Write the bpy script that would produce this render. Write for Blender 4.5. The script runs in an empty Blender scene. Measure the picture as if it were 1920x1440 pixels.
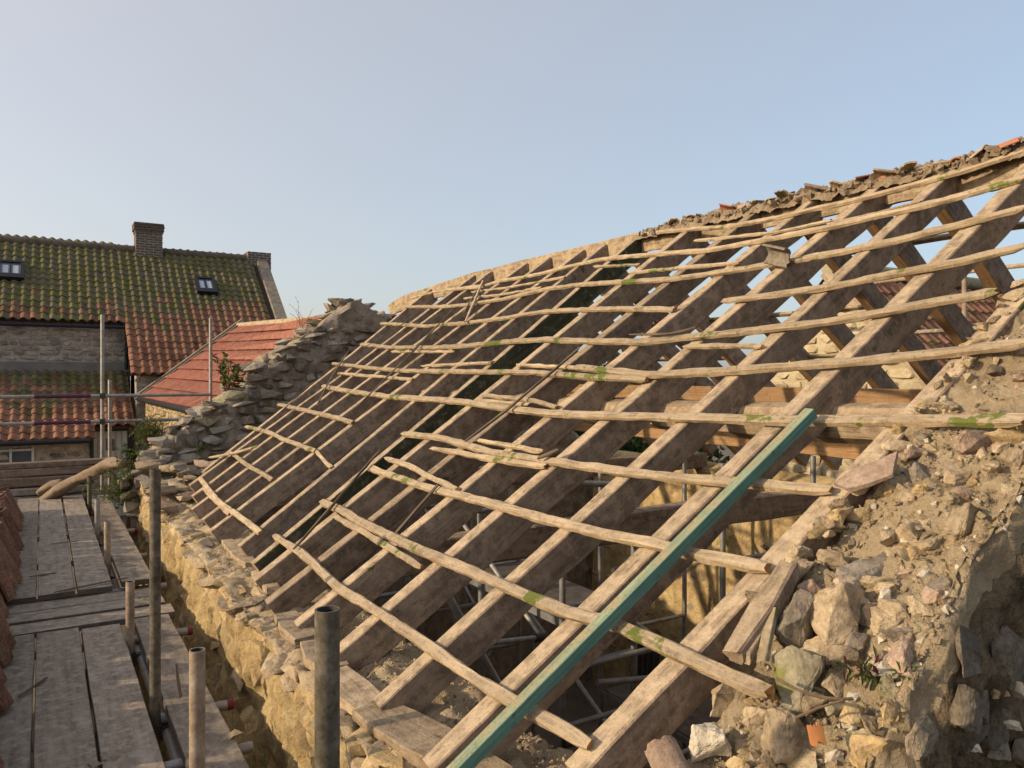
import bpy, bmesh, math, random
from mathutils import Vector, Matrix, Euler, noise
random.seed(7)
S = bpy.context.scene
COL = S.collection
R_ = math.radians
H = 4.6            # camera height above the yard; all builders work relative to the camera, lifted by H at the end

# ------------------------------------------------------------------ camera, sky, sun, exposure
F, VX, VY = 1440.0, 80.0, 706.0          # focal length (photo px) and vanishing point of the wall line
YAW = math.atan2(960 - VX, F); SN, CS = math.sin(YAW), math.cos(YAW)
cam = bpy.data.cameras.new('camera'); cam.sensor_width = 36; cam.lens = 36 * F / 1920
cam.clip_start = 0.05; cam.clip_end = 3000
cam.shift_y = (VY - 720) / 1920
camo = bpy.data.objects.new('camera', cam); COL.objects.link(camo)
camo.rotation_euler = (R_(90), 0, -YAW)
S.camera = camo
SUN_EL, SUN_AZ = R_(20), R_(12)           # sun over the left side (-X), a little beyond square (+Y)
to_sun = Vector((-math.cos(SUN_EL) * math.cos(SUN_AZ), math.cos(SUN_EL) * math.sin(SUN_AZ), math.sin(SUN_EL)))
sl = bpy.data.lights.new('sun', 'SUN'); sl.energy = 2.55; sl.angle = R_(0.9); sl.color = (1.0, 0.79, 0.53)
so = bpy.data.objects.new('sun', sl); COL.objects.link(so)
so.rotation_euler = to_sun.to_track_quat('Z', 'Y').to_euler()
so.location = (-6, 2, 6)
w = bpy.data.worlds.new('World'); S.world = w; w.use_nodes = True
nt = w.node_tree; bg = nt.nodes['Background']
sky = nt.nodes.new('ShaderNodeTexSky'); sky.sky_type = 'NISHITA'; sky.sun_disc = False
sky.sun_elevation = SUN_EL; sky.sun_rotation = math.atan2(to_sun.x, to_sun.y)
sky.air_density = 1.0; sky.dust_density = 2.4; sky.ozone_density = 1.8; sky.altitude = 50
# hazy air: the clear-sky model at part strength plus pale aerosol light, warmer and stronger toward the sun
tc = nt.nodes.new('ShaderNodeTexCoord'); dt = nt.nodes.new('ShaderNodeVectorMath'); dt.operation = 'DOT_PRODUCT'
nt.links.new(tc.outputs['Generated'], dt.inputs[0]); dt.inputs[1].default_value = to_sun
cb = nt.nodes.new('ShaderNodeCombineColor')
for k, (c0, c1) in enumerate(((1.74, .80), (1.68, .50), (1.65, .20))):
    ma = nt.nodes.new('ShaderNodeMath'); ma.operation = 'MULTIPLY_ADD'; ma.inputs[1].default_value = c1; ma.inputs[2].default_value = c0
    nt.links.new(dt.outputs['Value'], ma.inputs[0]); nt.links.new(ma.outputs[0], cb.inputs[k])
sc_ = nt.nodes.new('ShaderNodeVectorMath'); sc_.operation = 'SCALE'; sc_.inputs['Scale'].default_value = .43
ad = nt.nodes.new('ShaderNodeVectorMath'); ad.operation = 'ADD'
nt.links.new(sky.outputs[0], sc_.inputs[0]); nt.links.new(sc_.outputs[0], ad.inputs[0]); nt.links.new(cb.outputs[0], ad.inputs[1])
nt.links.new(ad.outputs[0], bg.inputs[0]); bg.inputs[1].default_value = 0.12
S.view_settings.view_transform = 'Standard'; S.view_settings.look = 'None'
S.view_settings.exposure = 0.95; S.view_settings.gamma = 1.0

# ------------------------------------------------------------------ pixel -> direction helpers
def ray(u, v):
    a = (u - 960) / F
    return Vector((a * CS + SN, -a * SN + CS, (VY - v) / F))
def onX(u, v, X): d = ray(u, v); return d * (X / d.x)
def onY(u, v, Y): d = ray(u, v); return d * (Y / d.y)
def onZ(u, v, Z): d = ray(u, v); return d * (Z / d.z)
M = 0.70; Z0 = -1.15; X0 = 1.05           # roof pitch and eaves line: z = Z0 + M (x - X0)
NRM = Vector((-M, 0, 1)).normalized(); UPS = Vector((1, 0, M)).normalized()
def roofz(x): return Z0 + M * (x - X0)
def onR(u, v, off=0.0):
    d = ray(u, v); t = (Z0 - M * X0 + off * math.sqrt(1 + M * M)) / (d.z - M * d.x)
    return d * t

# ------------------------------------------------------------------ object helpers
WL = {}
def empty(name, loc, label=None, cat=None, group=None):
    o = bpy.data.objects.new(name, None); COL.objects.link(o); o.location = loc; WL[o.name] = Vector(loc)
    o.empty_display_size = 0.1
    tag(o, label, cat, group); return o
def tag(o, label=None, cat=None, group=None, kind=None):
    if label: o['label'] = label
    if cat: o['category'] = cat
    if group: o['group'] = group
    if kind: o['kind'] = kind
    return o
def mesh(name, verts, faces, mats, midx=None, uvs=None, smooth=False):
    me = bpy.data.meshes.new(name); me.from_pydata([tuple(v) for v in verts], [], faces)
    for m in (mats if isinstance(mats, (list, tuple)) else [mats]): me.materials.append(m)
    if midx: me.polygons.foreach_set('material_index', midx)
    if uvs:
        l = me.uv_layers.new(name='UVMap'); l.data.foreach_set('uv', [c for uv in uvs for c in uv])
    if smooth:
        me.polygons.foreach_set('use_smooth', [True] * len(me.polygons))
        if smooth is not True: me.set_sharp_from_angle(angle=R_(smooth))
    me.update(); return me
def put(name, me, loc, parent=None, rot=None, scale=None):
    o = bpy.data.objects.new(name, me); COL.objects.link(o); WL[o.name] = Vector(loc)
    if parent is not None:
        o.parent = parent; o.location = Vector(loc) - WL[parent.name]
    else: o.location = loc
    if rot is not None: o.rotation_euler = rot
    if scale is not None: o.scale = scale
    return o
def mk(name, verts, faces, mats, parent=None, midx=None, uvs=None, smooth=False):
    vs = [Vector(v) for v in verts]
    c = Vector((sum((min(v[i] for v in vs), max(v[i] for v in vs))) / 2 for i in range(3)))
    c.z = min(v.z for v in vs)
    return put(name, mesh(name, [v - c for v in vs], faces, mats, midx, uvs, smooth), c, parent)
class MB:
    def __init__(s): s.v = []; s.f = []; s.m = []; s.uv = []
    def add(s, v, f, m=0, uv=None):
        b = len(s.v); s.v += [Vector(p) for p in v]
        for i, q in enumerate(f):
            s.f.append(tuple(k + b for k in q)); s.m.append(m[i] if isinstance(m, list) else m)
        s.uv += uv if uv else [(0, 0)] * sum(len(q) for q in f)
    def box(s, c, sx, sy, sz, rot=None, m=0):
        c = Vector(c); pts = []
        for k in ((-1,-1,-1),(1,-1,-1),(1,1,-1),(-1,1,-1),(-1,-1,1),(1,-1,1),(1,1,1),(-1,1,1)):
            p = Vector((k[0]*sx/2, k[1]*sy/2, k[2]*sz/2))
            if rot: p = rot @ p
            pts.append(c + p)
        f = [(0,3,2,1),(4,5,6,7),(0,1,5,4),(1,2,6,5),(2,3,7,6),(3,0,4,7)]
        uv = []
        dims = [(sx,sy),(sx,sy),(sx,sz),(sy,sz),(sx,sz),(sy,sz)]
        for a, b_ in dims:
            if a >= b_: uv += [(0,0),(a,0),(a,b_),(0,b_)]
            else: uv += [(0,0),(0,a),(b_,a),(b_,0)]
        s.add(pts, f, m, uv)
    def tube(s, p0, p1, r, n=10, m=0, caps=True, r1=None):
        p0, p1 = Vector(p0), Vector(p1); d = (p1 - p0); L = d.length; d.normalize()
        a = d.orthogonal().normalized(); b = d.cross(a); r1 = r if r1 is None else r1
        v = [p0 + (a*math.cos(2*math.pi*i/n) + b*math.sin(2*math.pi*i/n))*r for i in range(n)]
        v += [p1 + (a*math.cos(2*math.pi*i/n) + b*math.sin(2*math.pi*i/n))*r1 for i in range(n)]
        f = [(i, (i+1)%n, n+(i+1)%n, n+i) for i in range(n)]
        uv = []
        for i in range(n): uv += [(0, i/n*6*r), (0, (i+1)/n*6*r), (L, (i+1)/n*6*r), (L, i/n*6*r)]
        if caps:
            f += [tuple(range(n-1, -1, -1)), tuple(range(n, 2*n))]; uv += [(0, 0)]*(2*n)
        s.add(v, f, m, uv)
    def build(s, name, mats, parent=None, smooth=False):
        return mk(name, s.v, s.f, mats, parent, s.m, s.uv, smooth)

def sweep(pts, w, h, side=None, nrm=NRM, jit=0.0, ch=0.18, seg=0.12, seed=0, taper=None, rag=0.0, bot=1):
    """chamfered timber following a polyline; material 0 = top face, 1 = other faces, 2 = ends. Returns v,f,m,uv"""
    pts = [Vector(p) for p in pts]
    out = [pts[0]]
    for a, b in zip(pts, pts[1:]):
        n = max(1, int((b - a).length / seg))
        for i in range(1, n + 1): out.append(a.lerp(b, i / n))
    # smooth
    for _ in range(2):
        out = [out[0]] + [(out[i-1] + out[i]*2 + out[i+1]) / 4 for i in range(1, len(out)-1)] + [out[-1]]
    V = []; Fc = []; MI = []; UV = []; L = 0.0; Ls = []
    rows = []
    for i, p in enumerate(out):
        t = (out[min(i+1, len(out)-1)] - out[max(i-1, 0)]).normalized()
        n = Vector(nrm); n = (n - t * n.dot(t)).normalized(); s_ = n.cross(t).normalized()
        if i: L += (p - out[i-1]).length
        Ls.append(L)
        ww = w * (1 + (min(.16, jit * 3) * noise.noise((L*4.1, seed*3.7, 1.3)) if jit else 0))
        hh = h * (1 + (min(.16, jit * 3) * noise.noise((L*3.3, seed*3.7, 7.3)) if jit else 0))
        if taper: k = taper(i / (len(out)-1)); ww *= k; hh *= k
        c = p.copy()
        if jit: c = c + s_ * (noise.noise((L*1.9, seed*5.1, 3.3)) * jit * 0.10) 
        kx = min(ww, hh) * ch
        if rag and (i in (0, len(out)-1)): ww *= .75; hh *= .7
        ring = []
        for (a, b) in ((-ww/2+kx, 0), (ww/2-kx, 0), (ww/2, -kx), (ww/2, -hh+kx), (ww/2-kx, -hh), (-ww/2+kx, -hh), (-ww/2, -hh+kx), (-ww/2, -kx)):
            q = c + s_*a + n*b
            if jit: q = q + (s_*noise.noise((L*13+a*90, seed*2.2+b*90, .3)) + n*noise.noise((L*11-a*80, seed*2.9-b*70, 9.1))) * min(jit, .07) * .075
            if rag and (i in (0, len(out)-1)): q = q + t * noise.noise((a*110, b*110, seed*1.7+i)) * rag
            ring.append(q)
        rows.append(ring)
    per = [0, w-2*w*ch, w-w*ch, w-w*ch+h*.8, w+h*.8, 2*w+h*.7, 2*w+h*.8, 2*w+1.5*h, 2*w+1.7*h]
    for r in rows: V += r
    for i in range(len(rows)-1):
        for k in range(8):
            a, b = i*8+k, i*8+(k+1) % 8
            Fc.append((a, a+8, b+8, b)); MI.append(0 if k == 0 else bot if k == 4 else 1)
            UV += [(Ls[i], per[k]), (Ls[i+1], per[k]), (Ls[i+1], per[k+1]), (Ls[i], per[k+1])]
    e = (len(rows)-1)*8
    Fc += [tuple(range(8)), tuple(range(e+7, e-1, -1))]; MI += [2, 2]
    UV += [(q*.01, .02*k) for k, q in enumerate(range(8))] * 2
    return V, Fc, MI, UV
def timber(name, pts, w, h, mats, parent=None, **k):
    V, Fc, MI, UV = sweep(pts, w, h, **k)
    return mk(name, V, Fc, mats, parent, MI, UV, smooth=26)

# ------------------------------------------------------------------ materials
def nodes(name):
    m = bpy.data.materials.new(name); m.use_nodes = True
    return m, m.node_tree, m.node_tree.nodes['Principled BSDF']
def N(t, typ, **kw):
    n = t.nodes.new(typ)
    for k, v in kw.items():
        if k in n.inputs: n.inputs[k].default_value = v
        else: setattr(n, k, v)
    return n
def ramp(t, fac, stops):
    r = t.nodes.new('ShaderNodeValToRGB'); e = r.color_ramp.elements
    while len(e) < len(stops): e.new(0.5)
    for i, (p, c) in enumerate(stops):
        e[i].position = p; e[i].color = (*c, 1) if len(c) == 3 else c
    t.links.new(fac, r.inputs[0]); return r.outputs[0]
def mix(t, fac, a, b, mode='MIX'):
    x = t.nodes.new('ShaderNodeMix'); x.data_type = 'RGBA'; x.blend_type = mode
    for sock, val in ((x.inputs[0], fac), (x.inputs[6], a), (x.inputs[7], b)):
        if hasattr(val, 'is_output'): t.links.new(val, sock)
        elif isinstance(val, (int, float)): sock.default_value = val
        else: sock.default_value = (*val, 1)
    return x.outputs[2]
def bump(t, bs, h, strength, dist, prev=None):
    b = N(t, 'ShaderNodeBump', Strength=strength, Distance=dist); t.links.new(h, b.inputs['Height'])
    if prev is not None: t.links.new(prev, b.inputs['Normal'])
    t.links.new(b.outputs[0], bs.inputs['Normal']); return b.outputs[0]
def noise_tex(t, vec, scale, detail=4, rough=.6, dist=0):
    n = N(t, 'ShaderNodeTexNoise', Scale=scale, Detail=detail, Roughness=rough, Distortion=dist)
    t.links.new(vec, n.inputs['Vector']); return n.outputs[0]
def thresh(t, fac, lo, hi):
    r = N(t, 'ShaderNodeMapRange'); r.inputs[1].default_value = lo; r.inputs[2].default_value = hi; r.clamp = True
    t.links.new(fac, r.inputs[0]); return r.outputs[0]
def worldpos(t): return N(t, 'ShaderNodeNewGeometry').outputs['Position']
def objpos(t): return N(t, 'ShaderNodeTexCoord').outputs['Object']
def rnd(t): return N(t, 'ShaderNodeObjectInfo').outputs['Random']

def wood(name, dark, mid, light, moss=0.0, grain=1.0, dust=0.0, rough=.85, mossc=(.085, .10, .022), dustc=(.40, .31, .21), gs=(3.0, 70), bmp=.5, var=.25, crack=0.5):
    m, t, bs = nodes(name)
    uv = N(t, 'ShaderNodeTexCoord').outputs['UV']
    off = N(t, 'ShaderNodeVectorMath', operation='ADD'); t.links.new(uv, off.inputs[0])
    cx = N(t, 'ShaderNodeCombineXYZ'); rr = rnd(t)
    mu = N(t, 'ShaderNodeMath', operation='MULTIPLY'); t.links.new(rr, mu.inputs[0]); mu.inputs[1].default_value = 37
    for k in range(3): t.links.new(mu.outputs[0], cx.inputs[k])
    t.links.new(cx.outputs[0], off.inputs[1])
    mp = N(t, 'ShaderNodeMapping'); mp.inputs['Scale'].default_value = (gs[0], gs[1], gs[0]); t.links.new(off.outputs[0], mp.inputs[0])
    g = noise_tex(t, mp.outputs[0], 1.0, 6, .62, .4)
    col = ramp(t, g, [(.28, dark), (.5, mid), (.72, light)])
    big = noise_tex(t, worldpos(t), 5.5, 4, .6)
    col = mix(t, thresh(t, big, .35, .7), col, mix(t, .5, col, dark), 'MIX')
    # knots, stains and nail marks
    st = noise_tex(t, worldpos(t), 30, 3, .65)
    col = mix(t, thresh(t, st, .61, .72), col, mix(t, .6, col, tuple(c*.4 for c in dark)))
    if dust:
        d = noise_tex(t, worldpos(t), 16, 6, .7)
        col = mix(t, thresh(t, d, .62-dust*.5, .70-dust*.25), col, dustc)
        gr = noise_tex(t, worldpos(t), 75, 4, .75)
        col = mix(t, thresh(t, gr, .54, .68), col, mix(t, .55, col, tuple(c*.3 for c in dustc)))
    if moss:
        ms = noise_tex(t, worldpos(t), 3.1, 3, .55)
        ms2 = noise_tex(t, worldpos(t), 30, 4, .6)
        md = N(t, 'ShaderNodeMath', operation='MULTIPLY_ADD'); t.links.new(ms2, md.inputs[0]); md.inputs[1].default_value = .34; t.links.new(ms, md.inputs[2])
        col = mix(t, thresh(t, md.outputs[0], .862-moss*.2, .905-moss*.2), col, mix(t, ms2, mossc, tuple(c*1.7 for c in mossc)))
    # per-object value variation
    va = N(t, 'ShaderNodeMapRange'); va.inputs[3].default_value = 1-var; va.inputs[4].default_value = 1+var*.6; t.links.new(rr, va.inputs[0])
    hs = N(t, 'ShaderNodeHueSaturation'); t.links.new(va.outputs[0], hs.inputs['Value']); t.links.new(col, hs.inputs['Color'])
    t.links.new(hs.outputs[0], bs.inputs['Base Color'])
    bs.inputs['Roughness'].default_value = rough; bs.inputs['Specular IOR Level'].default_value = .2
    p = bump(t, bs, g, bmp, .006)
    d2 = noise_tex(t, worldpos(t), 120, 4, .7)
    bump(t, bs, d2, .35 + dust, .004, p)
    return m

def stone(name, cols, scale=7, bmp=.8, grime=.3, grimec=(.06, .05, .04), lichen=0.0, lichc=(.16, .17, .05), var=.3, fine=60, bd=.012, rough=.95, pit=.0):
    m, t, bs = nodes(name)
    P = objpos(t); rr = rnd(t)
    off = N(t, 'ShaderNodeVectorMath', operation='ADD'); t.links.new(worldpos(t), off.inputs[0])
    n1 = noise_tex(t, off.outputs[0], scale, 6, .65, .3)
    col = ramp(t, n1, [(.3, cols[0]), (.5, cols[1]), (.7, cols[2])])
    n2 = noise_tex(t, off.outputs[0], fine, 5, .7)
    col = mix(t, thresh(t, n2, .35, .75), mix(t, .35, col, grimec), mix(t, .15, col, (.8, .74, .62)))
    n3 = noise_tex(t, off.outputs[0], scale*.55, 5, .7)
    if grime: col = mix(t, thresh(t, n3, .62-grime*.3, .74-grime*.2), col, mix(t, .55, col, grimec))
    if lichen:
        n4 = noise_tex(t, off.outputs[0], scale*.8+1.7, 5, .7)
        col = mix(t, thresh(t, n4, .68-lichen*.2, .74-lichen*.2), col, mix(t, .7, col, lichc))
    va = N(t, 'ShaderNodeMapRange'); va.inputs[3].default_value = 1-var; va.inputs[4].default_value = 1+var*.7; t.links.new(rr, va.inputs[0])
    hs = N(t, 'ShaderNodeHueSaturation'); t.links.new(va.outputs[0], hs.inputs['Value']); t.links.new(col, hs.inputs['Color'])
    t.links.new(hs.outputs[0], bs.inputs['Base Color'])
    bs.inputs['Roughness'].default_value = rough; bs.inputs['Specular IOR Level'].default_value = .12
    p = bump(t, bs, n1, bmp*.5, bd*2)
    p = bump(t, bs, n2, bmp, bd*.6, p)
    n5 = noise_tex(t, off.outputs[0], fine*3.2, 3, .7)
    bump(t, bs, n5, bmp*.6, bd*.25, p)
    return m

def plain(name, c, rough=.6, metal=0, nz=0.0, c2=None, scale=20, spec=.3, bmp=0, var=0.0):
    m, t, bs = nodes(name)
    bs.inputs['Roughness'].default_value = rough; bs.inputs['Metallic'].default_value = metal
    bs.inputs['Specular IOR Level'].default_value = spec
    col = None
    if c2:
        n = noise_tex(t, worldpos(t), scale, 5, .65); col = mix(t, thresh(t, n, .35, .68), c, c2)
        if bmp: bump(t, bs, n, bmp, .01)
    if var:
        va = N(t, 'ShaderNodeMapRange'); va.inputs[3].default_value = 1-var; va.inputs[4].default_value = 1+var; t.links.new(rnd(t), va.inputs[0])
        hs = N(t, 'ShaderNodeHueSaturation'); t.links.new(va.outputs[0], hs.inputs['Value'])
        if col is not None: t.links.new(col, hs.inputs['Color'])
        else: hs.inputs['Color'].default_value = (*c, 1)
        col = hs.outputs[0]
    if col is not None: t.links.new(col, bs.inputs['Base Color'])
    else: bs.inputs['Base Color'].default_value = (*c, 1)
    return m

MAT = {}
MAT['raf_top'] = wood('rafter_top', (.13, .095, .063), (.275, .21, .142), (.43, .335, .235), dust=.42, gs=(4, 60))
MAT['raf_side'] = wood('rafter_side', (.12, .086, .062), (.235, .175, .13), (.36, .28, .21), dust=.34, dustc=(.33, .25, .18), gs=(2.4, 45), moss=.02, mossc=(.05, .07, .02))
MAT['raf_alg'] = wood('rafter_algae', (.03, .034, .02), (.06, .064, .034), (.13, .115, .075), dust=.2, dustc=(.16, .14, .1), gs=(2.4, 30))
MAT['raf_end'] = wood('rafter_end', (.16, .11, .07), (.30, .22, .14), (.40, .30, .2), dust=.3)
MAT['bat_top'] = wood('batten_top', (.165, .12, .08), (.375, .295, .20), (.58, .475, .34), moss=.38, dust=.35, dustc=(.40, .31, .21), gs=(5, 95), var=.25)
MAT['bat_side'] = wood('batten_side', (.19, .135, .08), (.34, .255, .155), (.46, .36, .235), moss=.34, dust=.3, gs=(5, 95), var=.2)
MAT['bat_end'] = wood('batten_end', (.20, .09, .03), (.40, .20, .07), (.5, .30, .13), gs=(20, 60))
MAT['stick'] = wood('stick_bark', (.055, .042, .032), (.12, .09, .065), (.22, .165, .115), moss=.3, gs=(5, 90))
MAT['orange'] = wood('sunlit_sound_timber', (.19, .105, .05), (.32, .19, .095), (.41, .26, .14), gs=(2, 55), dust=.2, dustc=(.26, .19, .12))
MAT['ridge'] = wood('ridge_timber', (.12, .085, .055), (.28, .20, .125), (.44, .335, .215), gs=(2, 40), dust=.35, dustc=(.36, .28, .18), moss=.25)
MAT['green'] = wood('green_paint', (.13, .165, .115), (.23, .275, .18), (.33, .375, .26), gs=(3, 120), var=0, bmp=.7, dust=.34, dustc=(.30, .25, .155))
MAT['teal'] = wood('teal_paint', (.06, .14, .12), (.10, .215, .18), (.17, .30, .25), gs=(3, 110), var=0, bmp=.4)
MAT['board'] = wood('scaffold_board', (.13, .105, .08), (.24, .20, .16), (.34, .29, .235), gs=(2.2, 30), dust=.3, dustc=(.33, .28, .225), var=.18, moss=.0)
MAT['board_end'] = wood('board_end', (.06, .05, .04), (.11, .09, .075), (.16, .13, .11), gs=(30, 30))
MAT['s_tan'] = stone('stone_tan', [(.23, .165, .10), (.38, .285, .175), (.50, .395, .26)], 9)
MAT['s_gold'] = stone('stone_gold', [(.24, .15, .06), (.42, .29, .125), (.52, .40, .22)], 9, grime=.35)
MAT['s_grey'] = stone('stone_grey', [(.13, .105, .08), (.22, .18, .138), (.32, .265, .205)], 9, lichen=.25)
MAT['s_pink'] = stone('stone_pink', [(.28, .18, .13), (.38, .26, .19), (.46, .34, .26)], 9, grime=.1)
MAT['s_white'] = stone('stone_white', [(.48, .41, .31), (.60, .53, .42), (.70, .64, .54)], 12, grime=.1, var=.12)
MAT['s_moss'] = stone('stone_moss', [(.20, .17, .10), (.32, .28, .18), (.42, .37, .26)], 9, lichen=.75, lichc=(.17, .18, .03))
MAT['s_dark'] = stone('stone_dark', [(.085, .066, .046), (.15, .115, .08), (.22, .17, .115)], 9, grime=.5, lichen=.2)
MAT['s_ash'] = stone('stone_ash', [(.17, .15, .125), (.285, .25, .21), (.41, .36, .31)], 9, lichen=.3)
MAT['mortar'] = stone('lime_mortar', [(.44, .33, .195), (.58, .45, .28), (.68, .56, .38)], 6, bmp=1.0, fine=70, grime=.2, grimec=(.33, .24, .145), bd=.03)
MAT['render'] = stone('wall_face', [(.26, .17, .07), (.46, .325, .14), (.58, .45, .24)], 5, bmp=1.2, fine=38, grime=.45, grimec=(.13, .09, .045), lichen=.35, lichc=(.12, .14, .03), bd=.02)
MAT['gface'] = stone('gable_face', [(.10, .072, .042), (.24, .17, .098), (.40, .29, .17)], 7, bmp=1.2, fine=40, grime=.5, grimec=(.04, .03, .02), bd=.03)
MAT['terra'] = plain('terracotta', (.36, .145, .07), .85, c2=(.26, .12, .07), scale=30, bmp=.3, var=.2)
MAT['tile'] = stone('old_pantile', [(.10, .045, .028), (.175, .075, .042), (.24, .11, .06)], 12, bmp=.4, grime=.5, grimec=(.05, .035, .03), var=.35)
MAT['steel'] = plain('galvanised_tube', (.34, .33, .31), .5, .4, c2=(.22, .195, .165), scale=14)
MAT['steel_d'] = stone('weathered_tube', [(.05, .042, .03), (.095, .078, .052), (.15, .125, .09)], 7, bmp=.12, grime=.5, grimec=(.03, .026, .02), var=.1, fine=45, bd=.004, rough=.5)
MAT['steel_l'] = stone('dusty_tube', [(.19, .14, .10), (.30, .23, .165), (.40, .33, .25)], 9, bmp=.12, grime=.4, grimec=(.12, .07, .04), var=.15, fine=45, bd=.004, rough=.55)
MAT['alu'] = plain('aluminium', (.31, .31, .31), .45, .5, c2=(.20, .195, .19), scale=12)
MAT['redcap'] = plain('red_cap', (.20, .022, .02), .6, c2=(.13, .03, .025), scale=30)
MAT['purple'] = plain('purple_tape', (.10, .03, .065), .6, c2=(.06, .02, .04), scale=20)
MAT['iron'] = plain('cast_iron', (.05, .05, .05), .55, .5, c2=(.09, .08, .07), scale=20)
MAT['ply'] = plain('platform_ply', (.06, .05, .045), .8, c2=(.12, .10, .085), scale=9)

# ------------------------------------------------------------------ rocks
def rock_mesh(name, seed, n=20, k=4.0, bev=.07, cuts=1, amp=.06, lo=.78, sharp=42):
    rg = random.Random(seed); bm = bmesh.new()
    for i in range(n):
        d = Vector((rg.gauss(0, 1), rg.gauss(0, 1), rg.gauss(0, 1))).normalized()
        q = (abs(d.x)**k + abs(d.y)**k + abs(d.z)**k) ** (1/k)
        bm.verts.new(d / q * rg.uniform(lo, 1))
    r = bmesh.ops.convex_hull(bm, input=bm.verts)
    bmesh.ops.delete(bm, geom=[g for g in r['geom_interior'] if isinstance(g, bmesh.types.BMVert)], context='VERTS')
    if bev: bmesh.ops.bevel(bm, geom=list(bm.edges), offset=bev, segments=1, affect='EDGES', profile=.6)
    bmesh.ops.triangulate(bm, faces=bm.faces)
    if cuts: bmesh.ops.subdivide_edges(bm, edges=list(bm.edges), cuts=cuts, use_grid_fill=True)
    bm.normal_update()
    mv = []
    for v in bm.verts:
        p = v.co
        d = noise.fractal(p*1.7 + Vector((seed, 0, 0)), .9, 2.1, 4) * amp + noise.noise(p*6 + Vector((0, seed, 0))) * amp * .4 + (noise.noise(p*15 + Vector((0, seed, 3))) * amp * .22 if cuts > 2 else 0)
        mv.append(v.co + v.normal * d)
    for v, c in zip(bm.verts, mv): v.co = c
    me = bpy.data.meshes.new(name); bm.to_mesh(me); bm.free()
    me.polygons.foreach_set('use_smooth', [True]*len(me.polygons)); me.set_sharp_from_angle(angle=R_(sharp))
    return me
HI = [rock_mesh('boulder', 100+i, 13 + i % 4, 4.2, .03, 6, .10, .68, 24) for i in range(12)]
LO = [rock_mesh('rubble', 200+i, 12 + i % 4, 6.0, .03, 1, .06, .66, 14) for i in range(10)]
CB = [rock_mesh('block', 300+i, 15 + i % 5, 18.0, .03, 1, .05, .70, 14) for i in range(12)]
RK = {}
def rock(lib, i, mat):
    key = (id(lib[i % len(lib)]), mat)
    if key not in RK:
        me = lib[i % len(lib)].copy(); me.materials.clear(); me.materials.append(MAT[mat]); RK[key] = me
    return RK[key]
rg = random.Random(11)
def stone_at(loc, sc, lib, mat, parent, rot=None, name='stone', jitter=.25):
    if rot is None: rot = (rg.uniform(-jitter, jitter), rg.uniform(-jitter, jitter), rg.uniform(-jitter, jitter))
    return put(name, rock(lib, rg.randrange(99), mat), loc, parent, rot, sc)
def pick(*c):
    tot = sum(x[1] for x in c); r = rg.uniform(0, tot)
    for a, b in c:
        r -= b
        if r <= 0: return a
    return c[-1][0]
def fr(x, y, z, oct=4): return noise.fractal(Vector((x, y, z)), .9, 2.1, oct)

# ------------------------------------------------------------------ ground
GR = -H
def gz(x, y): 
    k = min(1, max(0, (y - 12.5) / 4.0)); k = k*k*(3-2*k)
    return GR + 1.2*k
gx = [-400, -150, -60, -25] + [-12 + i*1.0 for i in range(37)] + [40, 80, 200, 500]
gy = [-300, -100, -30, -12] + [-6 + i*1.0 for i in range(45)] + [60, 120, 300, 800]
gv = [(x, y, gz(x, y) + (.05*noise.noise((x*.7, y*.7, 0)))) for y in gy for x in gx]; nx = len(gx)
gf = [(j*nx+i, j*nx+i+1, (j+1)*nx+i+1, (j+1)*nx+i) for j in range(len(gy)-1) for i in range(nx-1)]
MAT['ground'] = stone('yard_earth', [(.07, .055, .04), (.13, .105, .08), (.20, .165, .13)], 1.6, grime=.3, var=0)
tag(mk('ground', gv, gf, MAT['ground'], smooth=True), 'bare earth yard around the stone buildings', 'ground', kind='structure')

# ------------------------------------------------------------------ ruined barn
barn = empty('ruined_barn', (4.2, 5.3, GR), 'roofless stone barn with bare rafters, split battens and crumbling gable walls', 'barn')
YN, YF = 1.0, 9.3           # outer face of the near gable, inner face of the far gable
def ridgeX(y): return 4.355 + .10*min(1, max(0, (y-1.5)/3)) - max(0, (y - 8.2)) * .12
# front wall, one continuous surface swept along Y
prof = [('f', z) for z in (-4.6, -4.0, -3.4, -3.0, -2.7, -2.5)] + [('f', -2.4 + i*.022) for i in range(53)]
prof += [('t', .90 + i*.026) for i in range(24)] + [('i', -1.35), ('i', -2), ('i', -4.6)]
V = []; ys = [1.15 + i*.02 for i in range(int((9.75-1.15)/.02)+1)]
for y in ys:
    top = -1.24 + .035*noise.noise((y*1.3, 3, 1)) + (.10 * max(0, (y-7.6)/2.0))
    for kind, q in prof:
        if kind == 'f':
            z = q if q < -2.4 else -2.4 + (q+2.4) / 1.144 * (top + 2.4 - .02)
            a = 1 if z > -2.6 else .5
            d = .065*fr(y*1.3, z*1.6, .2, 3) + .050*fr(y*4, z*3.4, 4.2, 4) + .018*fr(y*16, z*12, 9.1, 3)
            top_k = max(0, 1 - (top - z)/.28)
            V.append((.90 - d*a*1.15 + top_k*top_k*.045, y, z))
        elif kind == 't':
            k = (q-.90)/.6
            d = .05*fr(q*3, y*3, 5.5, 4) + .028*fr(q*11, y*11, 2.2, 3) + .012*fr(q*40, y*40, 1.2, 2)
            V.append((q, y, top + d - .03*k + .012*math.sin(math.pi*k)))
        else: V.append((1.52, y, q))
n = len(prof)
Fc = [(j*n+i, j*n+i+1, (j+1)*n+i+1, (j+1)*n+i) for j in range(len(ys)-1) for i in range(n-1)]
mi = [(0 if prof[i+1][0] == 'f' else 1) for j in range(len(ys)-1) for i in range(n-1)]
fw = mk('front_wall', V, Fc, [MAT['render'], MAT['mortar']], barn, mi, smooth=True)
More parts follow.
